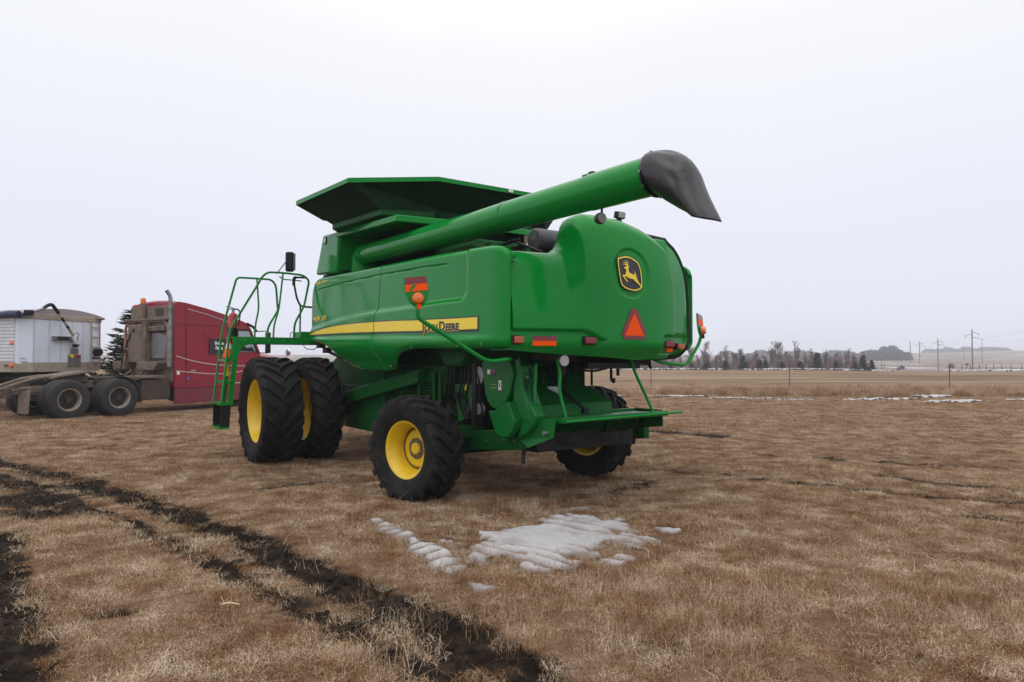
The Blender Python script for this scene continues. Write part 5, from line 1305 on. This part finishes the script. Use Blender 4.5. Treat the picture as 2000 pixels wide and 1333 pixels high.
# ---- grass (stuff): small clumps of dry blades set out over the ground
GM, t, b = nmat('dry_grass_blade')
b.inputs['Roughness'].default_value = .85; b.inputs['Specular IOR Level'].default_value = .05
oi = N(t, 'ObjectInfo'); geo = N(t, 'NewGeometry')
ng = N(t, 'TexNoise', Scale=2.2, Detail=8.0, Roughness=.72); t.links.new(geo.outputs['Position'], ng.inputs['Vector'])
nh = N(t, 'TexNoise', Scale=70.0, Detail=2.0, Roughness=.7); t.links.new(geo.outputs['Position'], nh.inputs['Vector'])
m1 = N(t, 'Math', operation='MULTIPLY_ADD'); m1.inputs[1].default_value = 1.5; t.links.new(ng.outputs['Fac'], m1.inputs[0])
m2 = N(t, 'Math', operation='MULTIPLY_ADD'); m2.inputs[1].default_value = .42; m2.inputs[2].default_value = -.95; t.links.new(oi.outputs['Random'], m2.inputs[0])
m3 = N(t, 'Math', operation='MULTIPLY_ADD'); m3.inputs[1].default_value = 1.25; t.links.new(nh.outputs['Fac'], m3.inputs[0]); t.links.new(m2.outputs[0], m3.inputs[2])
t.links.new(m3.outputs[0], m1.inputs[2])
rp = N(t, 'ValToRGB'); e0 = rp.color_ramp
e0.elements[0].position = .18; e0.elements[0].color = (.085, .036, .014, 1)
e0.elements[1].position = .95; e0.elements[1].color = (.73, .60, .455, 1)
q = e0.elements.new(.40); q.color = (.195, .086, .036, 1)
q = e0.elements.new(.60); q.color = (.325, .195, .102, 1)
q = e0.elements.new(.78); q.color = (.465, .338, .222, 1)
t.links.new(m1.outputs[0], rp.inputs[0]); t.links.new(rp.outputs[0], b.inputs['Base Color'])
b.inputs['Subsurface Weight'].default_value = 0.0
def tuft(name, nb, rad, lmin, lmax, wd, lean, seed):
    r = random.Random(seed); m = MB()
    for i in range(nb):
        q = rad * math.sqrt(r.random()); a = r.uniform(0, 2 * math.pi)
        x, y = q * math.cos(a), q * math.sin(a)
        h = r.uniform(lmin, lmax); th = r.uniform(0, 2 * math.pi); ln = min(1.5, max(.05, r.gauss(lean, .35)))
        dx, dy = math.cos(th), math.sin(th); px, py = -dy, dx
        w_ = wd * r.uniform(.7, 1.3); vs = []
        cur = (x, y, -.008); ang = ln * .55
        for k in range(4):
            ww = w_ * (1 - k / 3.2) / 2
            vs += [(cur[0] - px * ww, cur[1] - py * ww, cur[2]), (cur[0] + px * ww, cur[1] + py * ww, cur[2])]
            st = h / 3; ang = ang + r.uniform(-.25, .25); s_ = math.sin(ang) * st; c_ = math.cos(ang) * st
            tw = r.uniform(-.9, .9)
            cur = (cur[0] + (dx * math.cos(tw) - dy * math.sin(tw)) * s_, cur[1] + (dx * math.sin(tw) + dy * math.cos(tw)) * s_, cur[2] + c_)
            ang += ln * .45
            if cur[2] < .006: cur = (cur[0], cur[1], .006)
        m.add(vs, [(0, 1, 3, 2), (2, 3, 5, 4), (4, 5, 7, 6)])
    me_ = bpy.data.meshes.new(name); me_.from_pydata(m.v, [], m.f); me_.materials.append(GM)
    return bpy.data.objects.new(name, me_)
def scatter(name, protos, pts, scl, label):
    cl = bpy.data.collections.new(name + '_clumps')
    for p in protos: cl.objects.link(p)
    me_ = bpy.data.meshes.new(name); me_.vertices.add(len(pts)); me_.vertices.foreach_set('co', np.asarray(pts, float).ravel())
    for nm, arr in (('rz', np.random.RandomState(5).uniform(0, 6.283, len(pts))), ('sc', scl)):
        a_ = me_.attributes.new(nm, 'FLOAT', 'POINT'); a_.data.foreach_set('value', np.asarray(arr, np.float32))
    o = bpy.data.objects.new(name, me_); COL.objects.link(o)
    tree = bpy.data.node_groups.new(name + '_nodes', 'GeometryNodeTree')
    tree.interface.new_socket('Geometry', in_out='INPUT', socket_type='NodeSocketGeometry'); tree.interface.new_socket('Geometry', in_out='OUTPUT', socket_type='NodeSocketGeometry')
    nd = tree.nodes; lk = tree.links
    gi = nd.new('NodeGroupInput'); go = nd.new('NodeGroupOutput'); ip = nd.new('GeometryNodeInstanceOnPoints'); ci = nd.new('GeometryNodeCollectionInfo')
    ci.inputs['Collection'].default_value = cl; ci.inputs['Separate Children'].default_value = True; ci.inputs['Reset Children'].default_value = True
    ip.inputs['Pick Instance'].default_value = True
    rn = nd.new('FunctionNodeRandomValue'); rn.data_type = 'INT'
    rn.inputs[4].default_value = 0; rn.inputs[5].default_value = len(protos) - 1
    ra = nd.new('GeometryNodeInputNamedAttribute'); ra.data_type = 'FLOAT'; ra.inputs['Name'].default_value = 'rz'
    sa = nd.new('GeometryNodeInputNamedAttribute'); sa.data_type = 'FLOAT'; sa.inputs['Name'].default_value = 'sc'
    cx = nd.new('ShaderNodeCombineXYZ'); lk.new(ra.outputs['Attribute'], cx.inputs['Z'])
    er = nd.new('FunctionNodeEulerToRotation'); lk.new(cx.outputs[0], er.inputs[0])
    lk.new(gi.outputs[0], ip.inputs['Points']); lk.new(ci.outputs[0], ip.inputs['Instance']); lk.new(rn.outputs[2], ip.inputs['Instance Index'])
    lk.new(er.outputs[0], ip.inputs['Rotation']); lk.new(sa.outputs['Attribute'], ip.inputs['Scale']); lk.new(ip.outputs[0], go.inputs[0])
    md = o.modifiers.new('clumps', 'NODES'); md.node_group = tree
    o['kind'] = 'stuff'; o['label'] = label
    return o
rs_ = np.random.RandomState(11)
hgt = lambda x, y: .62 + .45 * np.clip((fbm(x * 1.5, y * 1.5, 61) - .33) * 2.4, 0, 1.1) * (.55 + .9 * fbm(x * 5, y * 5, 62))
def wedge(n, d0, d1, k=.86, pad=1.3):
    d = np.sqrt(rs_.uniform(d0 ** 2, d1 ** 2, n)); x = rs_.uniform(-1, 1, n) * (k * d + pad)
    return x, d
def keep_pts(x, y, patches, pm=.97):
    m = np.clip(mud_f(x, y) * 1.15, 0, 1); k = rs_.uniform(0, 1, len(x)) > m * pm
    for pl in patches:
        k &= ~(in_poly(x, y, pl) & (rs_.uniform(0, 1, len(x)) > .17 + .6 * np.clip((fbm(x * 3, y * 3, 44) - .52) * 6, 0, 1)))
    x, y = x[k], y[k]
    dens = fbm(x * .8, y * .8, 51)
    return x, y, terr(x, y) - mud_f(x, y) * .03, dens
near = [tuft('grass_clump', 115, .15, .03, .085, .0034, (1.15, 1.35, 1.5, 1.5, 1.5, 1.3)[i], 100 + i) for i in range(6)]
x, y = wedge(13500, 2.6, 9.5); x, y, z, d_ = keep_pts(x, y, SNOW[:7])
p1 = np.stack([x, y, z], -1); s1_ = hgt(x, y) * rs_.uniform(.7, 1.3, len(x))
x, y = wedge(11000, 9.5, 16); x, y, z, d_ = keep_pts(x, y, [])
p2 = np.stack([x, y, z], -1); s2_ = hgt(x, y) * 1.1 * rs_.uniform(.7, 1.3, len(x))
scatter('dry_grass', near, np.concatenate([p1, p2]), np.concatenate([s1_, s2_]), 'short matted dry brown grass covering the yard')
stalk = [tuft('straw_stalk', 9, .20, .12, .30, .0036, 1.5, 500 + i) for i in range(4)]
x, y = wedge(1700, 2.8, 14); x, y, z, d_ = keep_pts(x, y, SNOW[:7], .5)
scatter('straw_stalks', stalk, np.stack([x, y, z + .01], -1), rs_.uniform(.7, 1.2, len(x)), 'loose long straw stalks lying on the short grass')
soft = [tuft('grass_clump', 70, .20, .08, .21, .0026, .75, 520 + i) for i in range(4)]
x, y = wedge(2600, 3.2, 9.5); kk = fbm(x * .9, y * .9, 81) + .22 * (x > .9) * (y < 5.2) > .63; x, y = x[kk], y[kk]; x, y, z, d_ = keep_pts(x, y, SNOW[:7])
scatter('tall_grass', soft, np.stack([x, y, z], -1), rs_.uniform(.6, 1.2, len(x)), 'softer taller tufts of dry grass in the near yard')
mid = [tuft('grass_clump', 190, .42, .03, .075, .0055, 1.25, 200 + i) for i in range(5)]
x, y = wedge(15000, 16, 36, .84, 2); x, y, z, d_ = keep_pts(x, y, [])
scatter('dry_grass', mid, np.stack([x, y, z], -1), (.7 + .7 * d_) * rs_.uniform(.8, 1.3, len(x)), 'short dry brown grass at the back of the yard')
tall = [tuft('grass_clump', 90, .35, .14, .42, .007, .45, 300 + i) for i in range(5)]
n_ = 5200
x = rs_.uniform(-6, 34, n_); y = 30.5 + rs_.gamma(2.0, 1.3, n_) + (fbm(x * .3, x * 0 + 3, 71) - .5) * 3
k = rs_.uniform(0, 1, n_) < np.clip((fbm(x * .45, y * .45, 72) - .28) * 2.6, .06, 1) * np.where(x > 13, 1, .55)
k &= ~np.any([in_poly(x, y, pl) for pl in SNOW[7:15]], axis=0)
x, y = x[k], y[k]
scatter('tall_grass', tall, np.stack([x, y, terr(x, y)], -1), rs_.uniform(.6, 1.35, len(x)), 'taller dead grass and weeds along the fence line')

clods = []
for i in range(4):
    r = random.Random(400 + i); cm_ = MB(); g = []
    for a in range(7):
        th = math.pi * a / 6; g.append([(math.sin(th) * math.cos(p * 1.047) * (1 + r.uniform(-.35, .35)), math.sin(th) * math.sin(p * 1.047) * (1 + r.uniform(-.35, .35)), .7 * math.cos(th) * (1 + r.uniform(-.2, .2))) for p in range(6)])
    for row in g: row.append(row[0])
    cm_.sheet(g); me_ = bpy.data.meshes.new('mud_clod'); me_.from_pydata([(p[0] * .03, p[1] * .03, p[2] * .03) for p in cm_.v], [], cm_.f); me_.materials.append(None)
    clods.append(bpy.data.objects.new('mud_clod', me_))
M['soil'] = mat('wet_black_soil', (.018, .0125, .009), rough=.85, spec=.1, var=.4, dscale=8, dirt=(.04, .03, .022), dirt_amt=.3)
for o in clods: o.data.materials[0] = M['soil']
x, y = wedge(60000, 2.6, 13); m = mud_f(x, y); k = (m > .35) & (rs_.uniform(0, 1, len(x)) < m * .55); x, y, m = x[k], y[k], m[k]
scatter('mud_clods', clods, np.stack([x, y, terr(x, y) - m * .045 + m * (fbm(x * 6, y * 6, 21, 3) - .5) * .17], -1), rs_.gamma(2.0, .11, len(x)) + .12, 'churned black soil clods along the wheel tracks')

# ---- pale dry corn husks lying in the grass
M['husk'] = mat('pale_husk', (.50, .40, .25), rough=.8, var=.12)
for i, (px, py, a, s_, lb) in enumerate([(-1.93, 4.72, .5, 1.0, 'pale curled corn husk beside the muddy wheel track')]):
    g = []
    for k in range(9):
        t_ = k / 8; xx = (t_ - .5) * .13 * s_; w_ = .010 * s_ * math.sin(math.pi * (t_ * .9 + .05))
        g.append([(xx, -w_, .012 + .008 * math.sin(t_ * 4)), (xx, 0, .004 + .008 * math.sin(t_ * 4)), (xx, w_, .016 + .008 * math.sin(t_ * 4))])
    o = MB().sheet(g).build('corn_husk', M['husk'], None, smooth=60, solid=.002)
    o.location = (px, py, float(terr(px, py)) + .028); o.rotation_euler = (0, .1, a)
    tag(o, lb, 'corn husk')

# ================================================================== trees, fences, poles
M['bark'] = mat('grey_bark', (.15, .115, .11), rough=.9, var=.2)
M['twig'] = mat('brown_twigs', (.21, .155, .16), rough=.9, var=.2)
M['needle'] = mat('spruce_needles', (.026, .046, .024), rough=.8, var=.5, dscale=.8)
M['needle_y'] = mat('olive_needles', (.055, .055, .022), rough=.8, var=.4, dscale=.8)
M['post'] = mat('weathered_post', (.075, .055, .045), rough=.9, var=.2)
M['polewood'] = mat('grey_pole_wood', (.17, .155, .155), rough=.85, var=.15)
def bare_mesh(seed, H, spread):
    r = random.Random(seed); tm = MB(); cm = MB()
    def br(p, d, L, rad, lev, m):
        n = 4 if lev < 2 else 3
        pts = [p]; q = Vector(p); dd = Vector(d).normalized(); rs = [rad]
        for k in range(n):
            dd = (dd + Vector((r.gauss(0, .10), r.gauss(0, .10), .05 + .03 * lev))).normalized()
            q = q + dd * (L / n); pts.append(q.copy()); rs.append(rad * (1 - .75 * (k + 1) / n))
        (tm if lev == 0 else cm).tube(pts, [max(x, .0085) for x in rs], 5 if lev == 0 else 3, caps=False)
        if lev >= 3: return
        nb = (28, 9, 5)[lev]
        for j in range(nb):
            t_ = r.uniform(.06 if lev == 0 else .15, .98)
            i = min(int(t_ * n), n - 1); f = t_ * n - i
            base = pts[i].lerp(pts[i + 1], f)
            az = r.uniform(0, 6.283); el = r.uniform(.35, 1.05) if lev == 0 else r.uniform(.2, 1.2)
            nd = Vector((math.cos(az) * math.cos(el), math.sin(az) * math.cos(el), math.sin(el)))
            nd = (nd + dd * .5).normalized()
            br(base, nd, L * (.16 + .36 * (1 - t_) ** .7) * r.uniform(.7, 1.2) * (spread if lev == 0 else 1), rad * .42, lev + 1, m)
    br(Vector((0, 0, -.05)), Vector((r.gauss(0, .03), r.gauss(0, .03), 1)), H, H * .011 + .012, 0, None)
    if r.random() < .8: br(Vector((0.05, 0, -.05)), Vector((r.gauss(0, .25), r.gauss(0, .25), 1)), H * .8, H * .009 + .01, 0, None)
    return tm, cm
def conifer_mesh(seed, H, Rr, nl, ll, dens):
    r = random.Random(seed); tm = MB().tube([(0, 0, -.05), (0, 0, H * .6), (0, 0, H)], [H * .022 + .015, H * .012, .004], 6); cm = MB()
    for i in range(nl):
        t_ = (i + r.random()) / nl; z = H * (.03 + .95 * t_)
        rr = Rr * (1 - t_) ** .85 * r.uniform(.72, 1.18) + .03
        az = r.uniform(0, 6.283); dr = Vector((math.cos(az), math.sin(az), r.uniform(-.15, .35)))
        m = max(3, int(dens * rr / Rr) + 2)
        for k in range(m):
            f = (k + r.random()) / m
            c_ = Vector((0, 0, z)) + dr * rr * f
            for s_ in (-1, 1):
                a2 = az + s_ * r.uniform(.35, 1.0)
                v1 = Vector((math.cos(a2), math.sin(a2), r.uniform(-.25, .45))) * ll * r.uniform(.6, 1.25) * (1.1 - .5 * f)
                u_ = v1.cross(Vector((r.gauss(0, .6), r.gauss(0, .6), 1))).normalized() * ll * .16
                cm.add([c_ - u_, c_ + u_, c_ + v1], [(0, 1, 2)])
    return tm, cm
ORD = ['first', 'second', 'third', 'fourth', 'fifth', 'sixth', 'seventh', 'eighth', 'ninth', 'tenth', 'eleventh', 'twelfth', 'thirteenth', 'fourteenth', 'fifteenth', 'sixteenth', 'seventeenth', 'eighteenth', 'nineteenth', 'twentieth'] + ['twenty-' + q_ for q_ in ('first', 'second', 'third', 'fourth', 'fifth', 'sixth', 'seventh', 'eighth', 'ninth')] + ['thirtieth'] + ['thirty-' + q_ for q_ in ('first', 'second', 'third', 'fourth', 'fifth', 'sixth')]
def make_tree(name, meshes, cat, mats):
    e = empty(name); e['category'] = cat
    meshes[0].build('trunk', mats[0], e, smooth=0); meshes[1].build('crown', mats[1], e, smooth=0)
    return e
def place(proto, first, loc, sc, rz):
    o = proto if first else copy_tree(proto)
    o.location = loc; o.scale = (sc, sc, sc) if not isinstance(sc, tuple) else sc; o.rotation_euler = (0, 0, rz)
    return o
rnd2 = random.Random(3)
used = set()
bare = [make_tree('bare_tree', bare_mesh(40 + i, 4.0, (.8, 1.05, .95, .7, 1.1)[i]), 'tree', (M['bark'], M['twig'])) for i in range(5)]
BT = [(1318, 40), (1346, 42), (1378, 46), (1417, 42), (1445, 38), (1477, 33), (1514, 50), (1553, 51), (1587, 38), (1613, 35), (1652, 40), (1686, 33), (1492, 26), (1531, 34), (1632, 29), (1262, 40), (1222, 36), (1176, 34), (1362, 28), (1399, 26), (1432, 30), (1461, 27), (1503, 35), (1570, 31), (1601, 27), (1668, 30), (1541, 26), (1330, 30), (1407, 33), (1470, 25), (1580, 27), (1622, 24), (1642, 31), (1297, 30), (1520, 24)]
BT.sort()
for i, (px, hp2) in enumerate(BT):
    D = 110 + rnd2.uniform(-2, 6); k = rnd2.randrange(5); x = (px - 1000) / 1333.33 * D
    o = place(bare[k], k not in used, (x, D, float(terr(x, D)) - .02), hp2 / 1333.33 * D / 4.0 * 1.05, rnd2.uniform(0, 6.28)); used.add(k)
    tag(o, f'{ORD[i]} bare leafless tree from the left in the distant tree row', 'tree', 'bare trees in the distant tree row')
con = [make_tree('spruce_tree', conifer_mesh(60 + i, 2.4, (.95, .75, .85)[i], 170, .34, 6), 'tree', (M['bark'], M['needle'])) for i in range(3)]
CT = [(1310, 15, 1.2), (1352, 12, 1.3), (1381, 16, 1.35), (1417, 17, 1.35), (1452, 26, 1.0), (1483, 19, 1.15), (1495, 18, 1.0), (1527, 15, 1.3), (1563, 16, 1.3), (1596, 32, .95), (1632, 18, 1.0), (1669, 18, 1.0), (1686, 29, .85), (1702, 20, 1.1)]
used = set()
for i, (px, hp2, wf) in enumerate(CT):
    D = 106.8 + rnd2.uniform(0, 1.5); k = rnd2.randrange(3); x = (px - 1000) / 1333.33 * D; s_ = hp2 / 1333.33 * D / 2.4 * 1.08; wf *= 1.25
    o = place(con[k], k not in used, (x, D, float(terr(x, D)) - .02), (s_ * wf, s_ * wf, s_), rnd2.uniform(0, 6.28)); used.add(k)
    tag(o, f'{ORD[i]} small dark spruce from the left in the distant tree row', 'tree', 'small spruces in the distant tree row')
for k in range(5):
    if bare[k].get('label') is None: bpy.data.objects.remove(bare[k])
for k in range(3):
    if con[k].get('label') is None: bpy.data.objects.remove(con[k])
big = make_tree('spruce_tree', conifer_mesh(91, 3.85, 1.85, 150, .50, 10), 'tree', (M['bark'], mat('dull_spruce', (.048, .052, .028), rough=.85, var=.5, dscale=1.0)))
big.location = (-16.4, 29.5, 0)
tag(big, 'large drooping spruce between the trailer and the truck cab', 'tree')
# bushes in the valley
def bush(name, loc, w_, h_, m_, label):
    r = random.Random(int(loc[0])); b_ = MB()
    for i in range(260):
        az = r.uniform(0, 6.28); el = r.uniform(.05, 1.5); L = r.uniform(.4, 1)
        d_ = Vector((math.cos(az) * math.cos(el) * w_ / 2, math.sin(az) * math.cos(el) * w_ / 2, math.sin(el) * h_)) * L
        b_.tube([d_ * .3, d_ * .7 + Vector((r.gauss(0, .08), r.gauss(0, .08), 0)), d_], [.05, .04, .015], 3, caps=False)
    o = b_.build(name, m_, None, smooth=0); o.location = loc
    tag(o, label, 'bush')
bush('bush', (137, 240, float(terr(137, 240))), 2.6, 1.7, M['needle_y'], 'round olive bush in the valley right of the tree row')
bush('bush', (164, 255, float(terr(164, 255))), 3.6, 2.2, M['black'], 'dark brush heap beyond the right fence post')
bush('bush', (116, 205, float(terr(116, 205))), 2.2, 1.5, M['twig'], 'small twiggy grey bush left of the olive bush')
M['farwood'] = mat('haze_paled_wood', (.085, .10, .105), rough=.9, var=.4, dscale=.2)  # wood tone paled, so part of the distance haze is painted in
# thin brush growing between the trees of the row
bq_ = MB(); r = random.Random(77)
for i in range(280):
    x0 = r.uniform(12, 60); y0 = r.uniform(109, 122); h0 = r.uniform(1.2, 3.0)
    for k in range(26):
        az = r.uniform(0, 6.283); el = r.uniform(.5, 1.5); L = h0 * r.uniform(.5, 1)
        d_ = Vector((math.cos(az) * math.cos(el), math.sin(az) * math.cos(el), math.sin(el))) * L
        p0 = Vector((x0 + r.gauss(0, .25), y0 + r.gauss(0, .25), -.05)); p1 = p0 + d_ * .5 + Vector((r.gauss(0, .1), r.gauss(0, .1), 0)); p2 = p0 + d_ + Vector((r.gauss(0, .15), r.gauss(0, .15), .1))
        bq_.tube([p0, p1, p2], [.012, .010, .005], 3, caps=False)
        bq_.tube([p1, p1 + d_ * .35 + Vector((r.gauss(0, .2), r.gauss(0, .2), .1))], [.008, .004], 3, caps=False)
o = bq_.build('brush', M['twig'], None, smooth=0); o['kind'] = 'stuff'; o['label'] = 'thin grey brush between the trees of the distant row'
# far woods that read as one mass
def wood(name, clumps, seed, label, leaf):
    r = random.Random(seed); m = MB()
    for (x, y, rad, h_) in clumps:
        z0 = float(terr(x, y))
        for k in range(1100):
            a = r.uniform(0, 6.28); u_ = r.uniform(0, 1); q = rad * (1 - .55 * u_ ** 2) * math.sqrt(r.random()) * (1 + .15 * math.sin(3 * a + x))
            c_ = Vector((x + q * math.cos(a), y + q * math.sin(a), z0 + h_ * u_ * (1 - .22 * (q / rad) ** 2)))
            v1 = Vector((r.gauss(0, 1), r.gauss(0, 1), r.gauss(0, 1))).normalized() * leaf; v2 = Vector((r.gauss(0, 1), r.gauss(0, 1), r.gauss(0, 1))).normalized() * leaf
            m.add([c_, c_ + v1, c_ + v2], [(0, 1, 2)])
    o = m.build(name, M['farwood'], None, smooth=0)
    o['kind'] = 'stuff'; o['label'] = label
GD = 420
gp = lambda px, D: (px - 1000) / 1333.33 * D
wood('far_grove', [(gp(1727, GD), GD, 4.5, 8.2), (gp(1735, GD), GD + 5, 4.5, 8.8), (gp(1743, GD), GD, 5, 9.3), (gp(1750, GD), GD + 4, 4.5, 8.6), (gp(1757, GD), GD, 4, 6.6), (gp(1766, GD), GD + 3, 4, 5.4), (gp(1773, GD), GD, 3, 5.0), (gp(1703, GD), GD + 6, 4, 6.2), (gp(1712, GD), GD, 4, 5.8), (gp(1695, GD), GD + 3, 4, 5.0), (gp(1720, GD), GD + 2, 4, 5.2)], 5, 'bluish hazy grove of evergreen trees on the rise beyond the tree row', .75)
wood('far_wood', [(gp(px, 560 + 40 * math.sin(px)), 560 + 40 * math.sin(px), 9, 4.6 + 1.6 * math.sin(px * .7)) for px in range(1420, 1740, 16)], 6, 'pale strip of far woods behind the tree row', 1.2)
wood('far_wood', [(gp(px, 880), 880, 10, 4.5 + 1.5 * math.sin(px * .9)) for px in range(1815, 1960, 18)], 8, 'faint hazy woods on the ridge under the power poles', 1.4)

# ---- wire fence along the ditch
fence = empty('wire_fence', (8.0, 36, 0)); tag(fence, 'wire fence of thin rusty posts along the ditch beyond the yard', 'fence')
FX = [-9.0, -.5, 7.32, 14.62, 23.05, 31.5]
FH = [1.4, 1.4, 1.55, 1.38, 1.40, 1.4]
for x, h_ in zip(FX, FH):
    z0 = float(terr(x, 36)); X = x - 8.0
    MB().span((X - .015, -.015, z0 - .1), (X + .015, .015, z0 + h_)).span((X - .020, -.020, z0 + h_ - .25), (X + .020, .020, z0 + h_ + .01)).build('post', M['post'], fence, smooth=0)
for k in range(4):
    pts = []
    for i in range(len(FX) - 1):
        for s_ in range(6):
            t_ = s_ / 6; pts.append((FX[i] + (FX[i + 1] - FX[i]) * t_ - 8.0, -.035, .30 + .29 * k - .04 * math.sin(math.pi * t_)))
    MB().tube(pts, .004, 3, caps=False).build('wire', M['steel'], fence)
fence2 = empty('wire_fence', (120, 170, 0)); tag(fence2, 'far fence of thin posts near the power pole at the right edge', 'fence')
fx2 = [gp(p, 172) for p in (1878, 1895, 1912, 1926, 1940, 1956, 1974, 1995, 2020)]
for x in fx2:
    z0 = float(terr(x, 172)); MB().span((x - 120 - .06, 1.94, z0 - .1), (x - 120 + .06, 2.06, z0 + 2.0)).build('post', M['post'], fence2, smooth=0)
for h_ in (.9, 1.8): MB().tube([(x - 120, 2.0, float(terr(x, 172)) + h_) for x in fx2], .018, 3, caps=False).build('wire', M['post'], fence2)
# ---- power poles and wires
def power_pole(px, D, h_, arms, label, sc=1.0):
    x = gp(px, D); z0 = float(terr(x, D)); o = empty('power_pole', (x, D, z0)); tag(o, label, 'power pole', 'power poles on the hill')
    MB().tube([(0, 0, -.3), (0, 0, h_ * .5), (0, 0, h_)], [.19 * sc, .16 * sc, .12 * sc], 8).build('pole', M['polewood'], o)
    ends = []
    if arms:
        for (z, s_, L) in ((-.75, 1, 1.35), (-1.2, -1, 1.35), (-1.95, 1, 2.1)):
            a0 = Vector((0, 0, h_ + z)); a1 = Vector((s_ * L * .91, -s_ * L * .42, h_ + z - .45 * L / 1.35 * .8))
            MB().tube([a0, a1], [.07 * sc, .045 * sc], 5).build('crossarm', M['polewood'], o)
            MB().tube([a1, a1 - Vector((0, 0, .42))], .07 * sc, 6).build('insulator', M['post'], o)
            ends.append(Vector((x, D, z0)) + a1 - Vector((0, 0, .42)))
    return ends
E1 = power_pole(1899, 170, 10.7, True, 'tallest and nearest power pole, with three sloping crossarms')
E2 = power_pole(1832, 226, 10.7, True, 'power pole with crossarms second nearest, left of the tallest one', 1.1)
E3 = power_pole(1796, 310, 10.3, True, 'power pole with crossarms farthest along the line, near the plain pole', 1.3)
power_pole(1778, 330, 10.6, False, 'plain power pole without crossarms just right of the far grove', 1.2)
power_pole(1918, 300, 9.6, False, 'thin plain power pole just right of the tallest pole', .9)
power_pole(1882, 420, 9.0, True, 'faint hazy power pole just left of the tallest pole', 1.0)
d12 = (E1[0] - E2[0])
for k, lb in enumerate(('topmost overhead wire strung along the power poles', 'left overhead wire strung along the power poles', 'lowest overhead wire strung along the power poles')):
    stops = [E3[k], E2[k], E1[k], E1[k] + Vector((-25, -60, 1.0))]
    pts = []
    for i in range(3):
        for s_ in range(14):
            t_ = s_ / 14; p = stops[i].lerp(stops[i + 1], t_); p = p - Vector((0, 0, 1.1 * 4 * t_ * (1 - t_))); pts.append(p)
    o = MB().tube(pts, .013, 3, caps=False).build('overhead_wire', M['steel'], None)
    tag(o, lb, 'wire', 'overhead wires')
ub = empty('utility_box', (gp(1888, 250), 250, float(terr(gp(1888, 250), 250)))); tag(ub, 'small dark box on a post beside the brush heap', 'utility box')
MB().span((-.12, -.12, -.2), (.12, .12, 1.3)).build('post', M['post'], ub, smooth=0)
MB().span((-.5, -.3, 1.3), (.5, .3, 1.9)).build('box_body', M['black'], ub, bevel=.05)

# ================================================================== fog in the air
hm_, t, b = nmat('haze')
t.nodes.remove(b)
pv = N(t, 'VolumePrincipled'); pv.inputs['Color'].default_value = (.90, .935, 1.0, 1); pv.inputs['Density'].default_value = .0008; pv.inputs['Anisotropy'].default_value = .0
t.links.new(pv.outputs[0], t.nodes['Material Output'].inputs['Volume'])
hz = MB().span((-1230, -80, -6), (1230, 1330, 30)).build('haze', hm_, None, smooth=0)
hz['kind'] = 'stuff'; hz['label'] = 'thin pale fog over the fields'
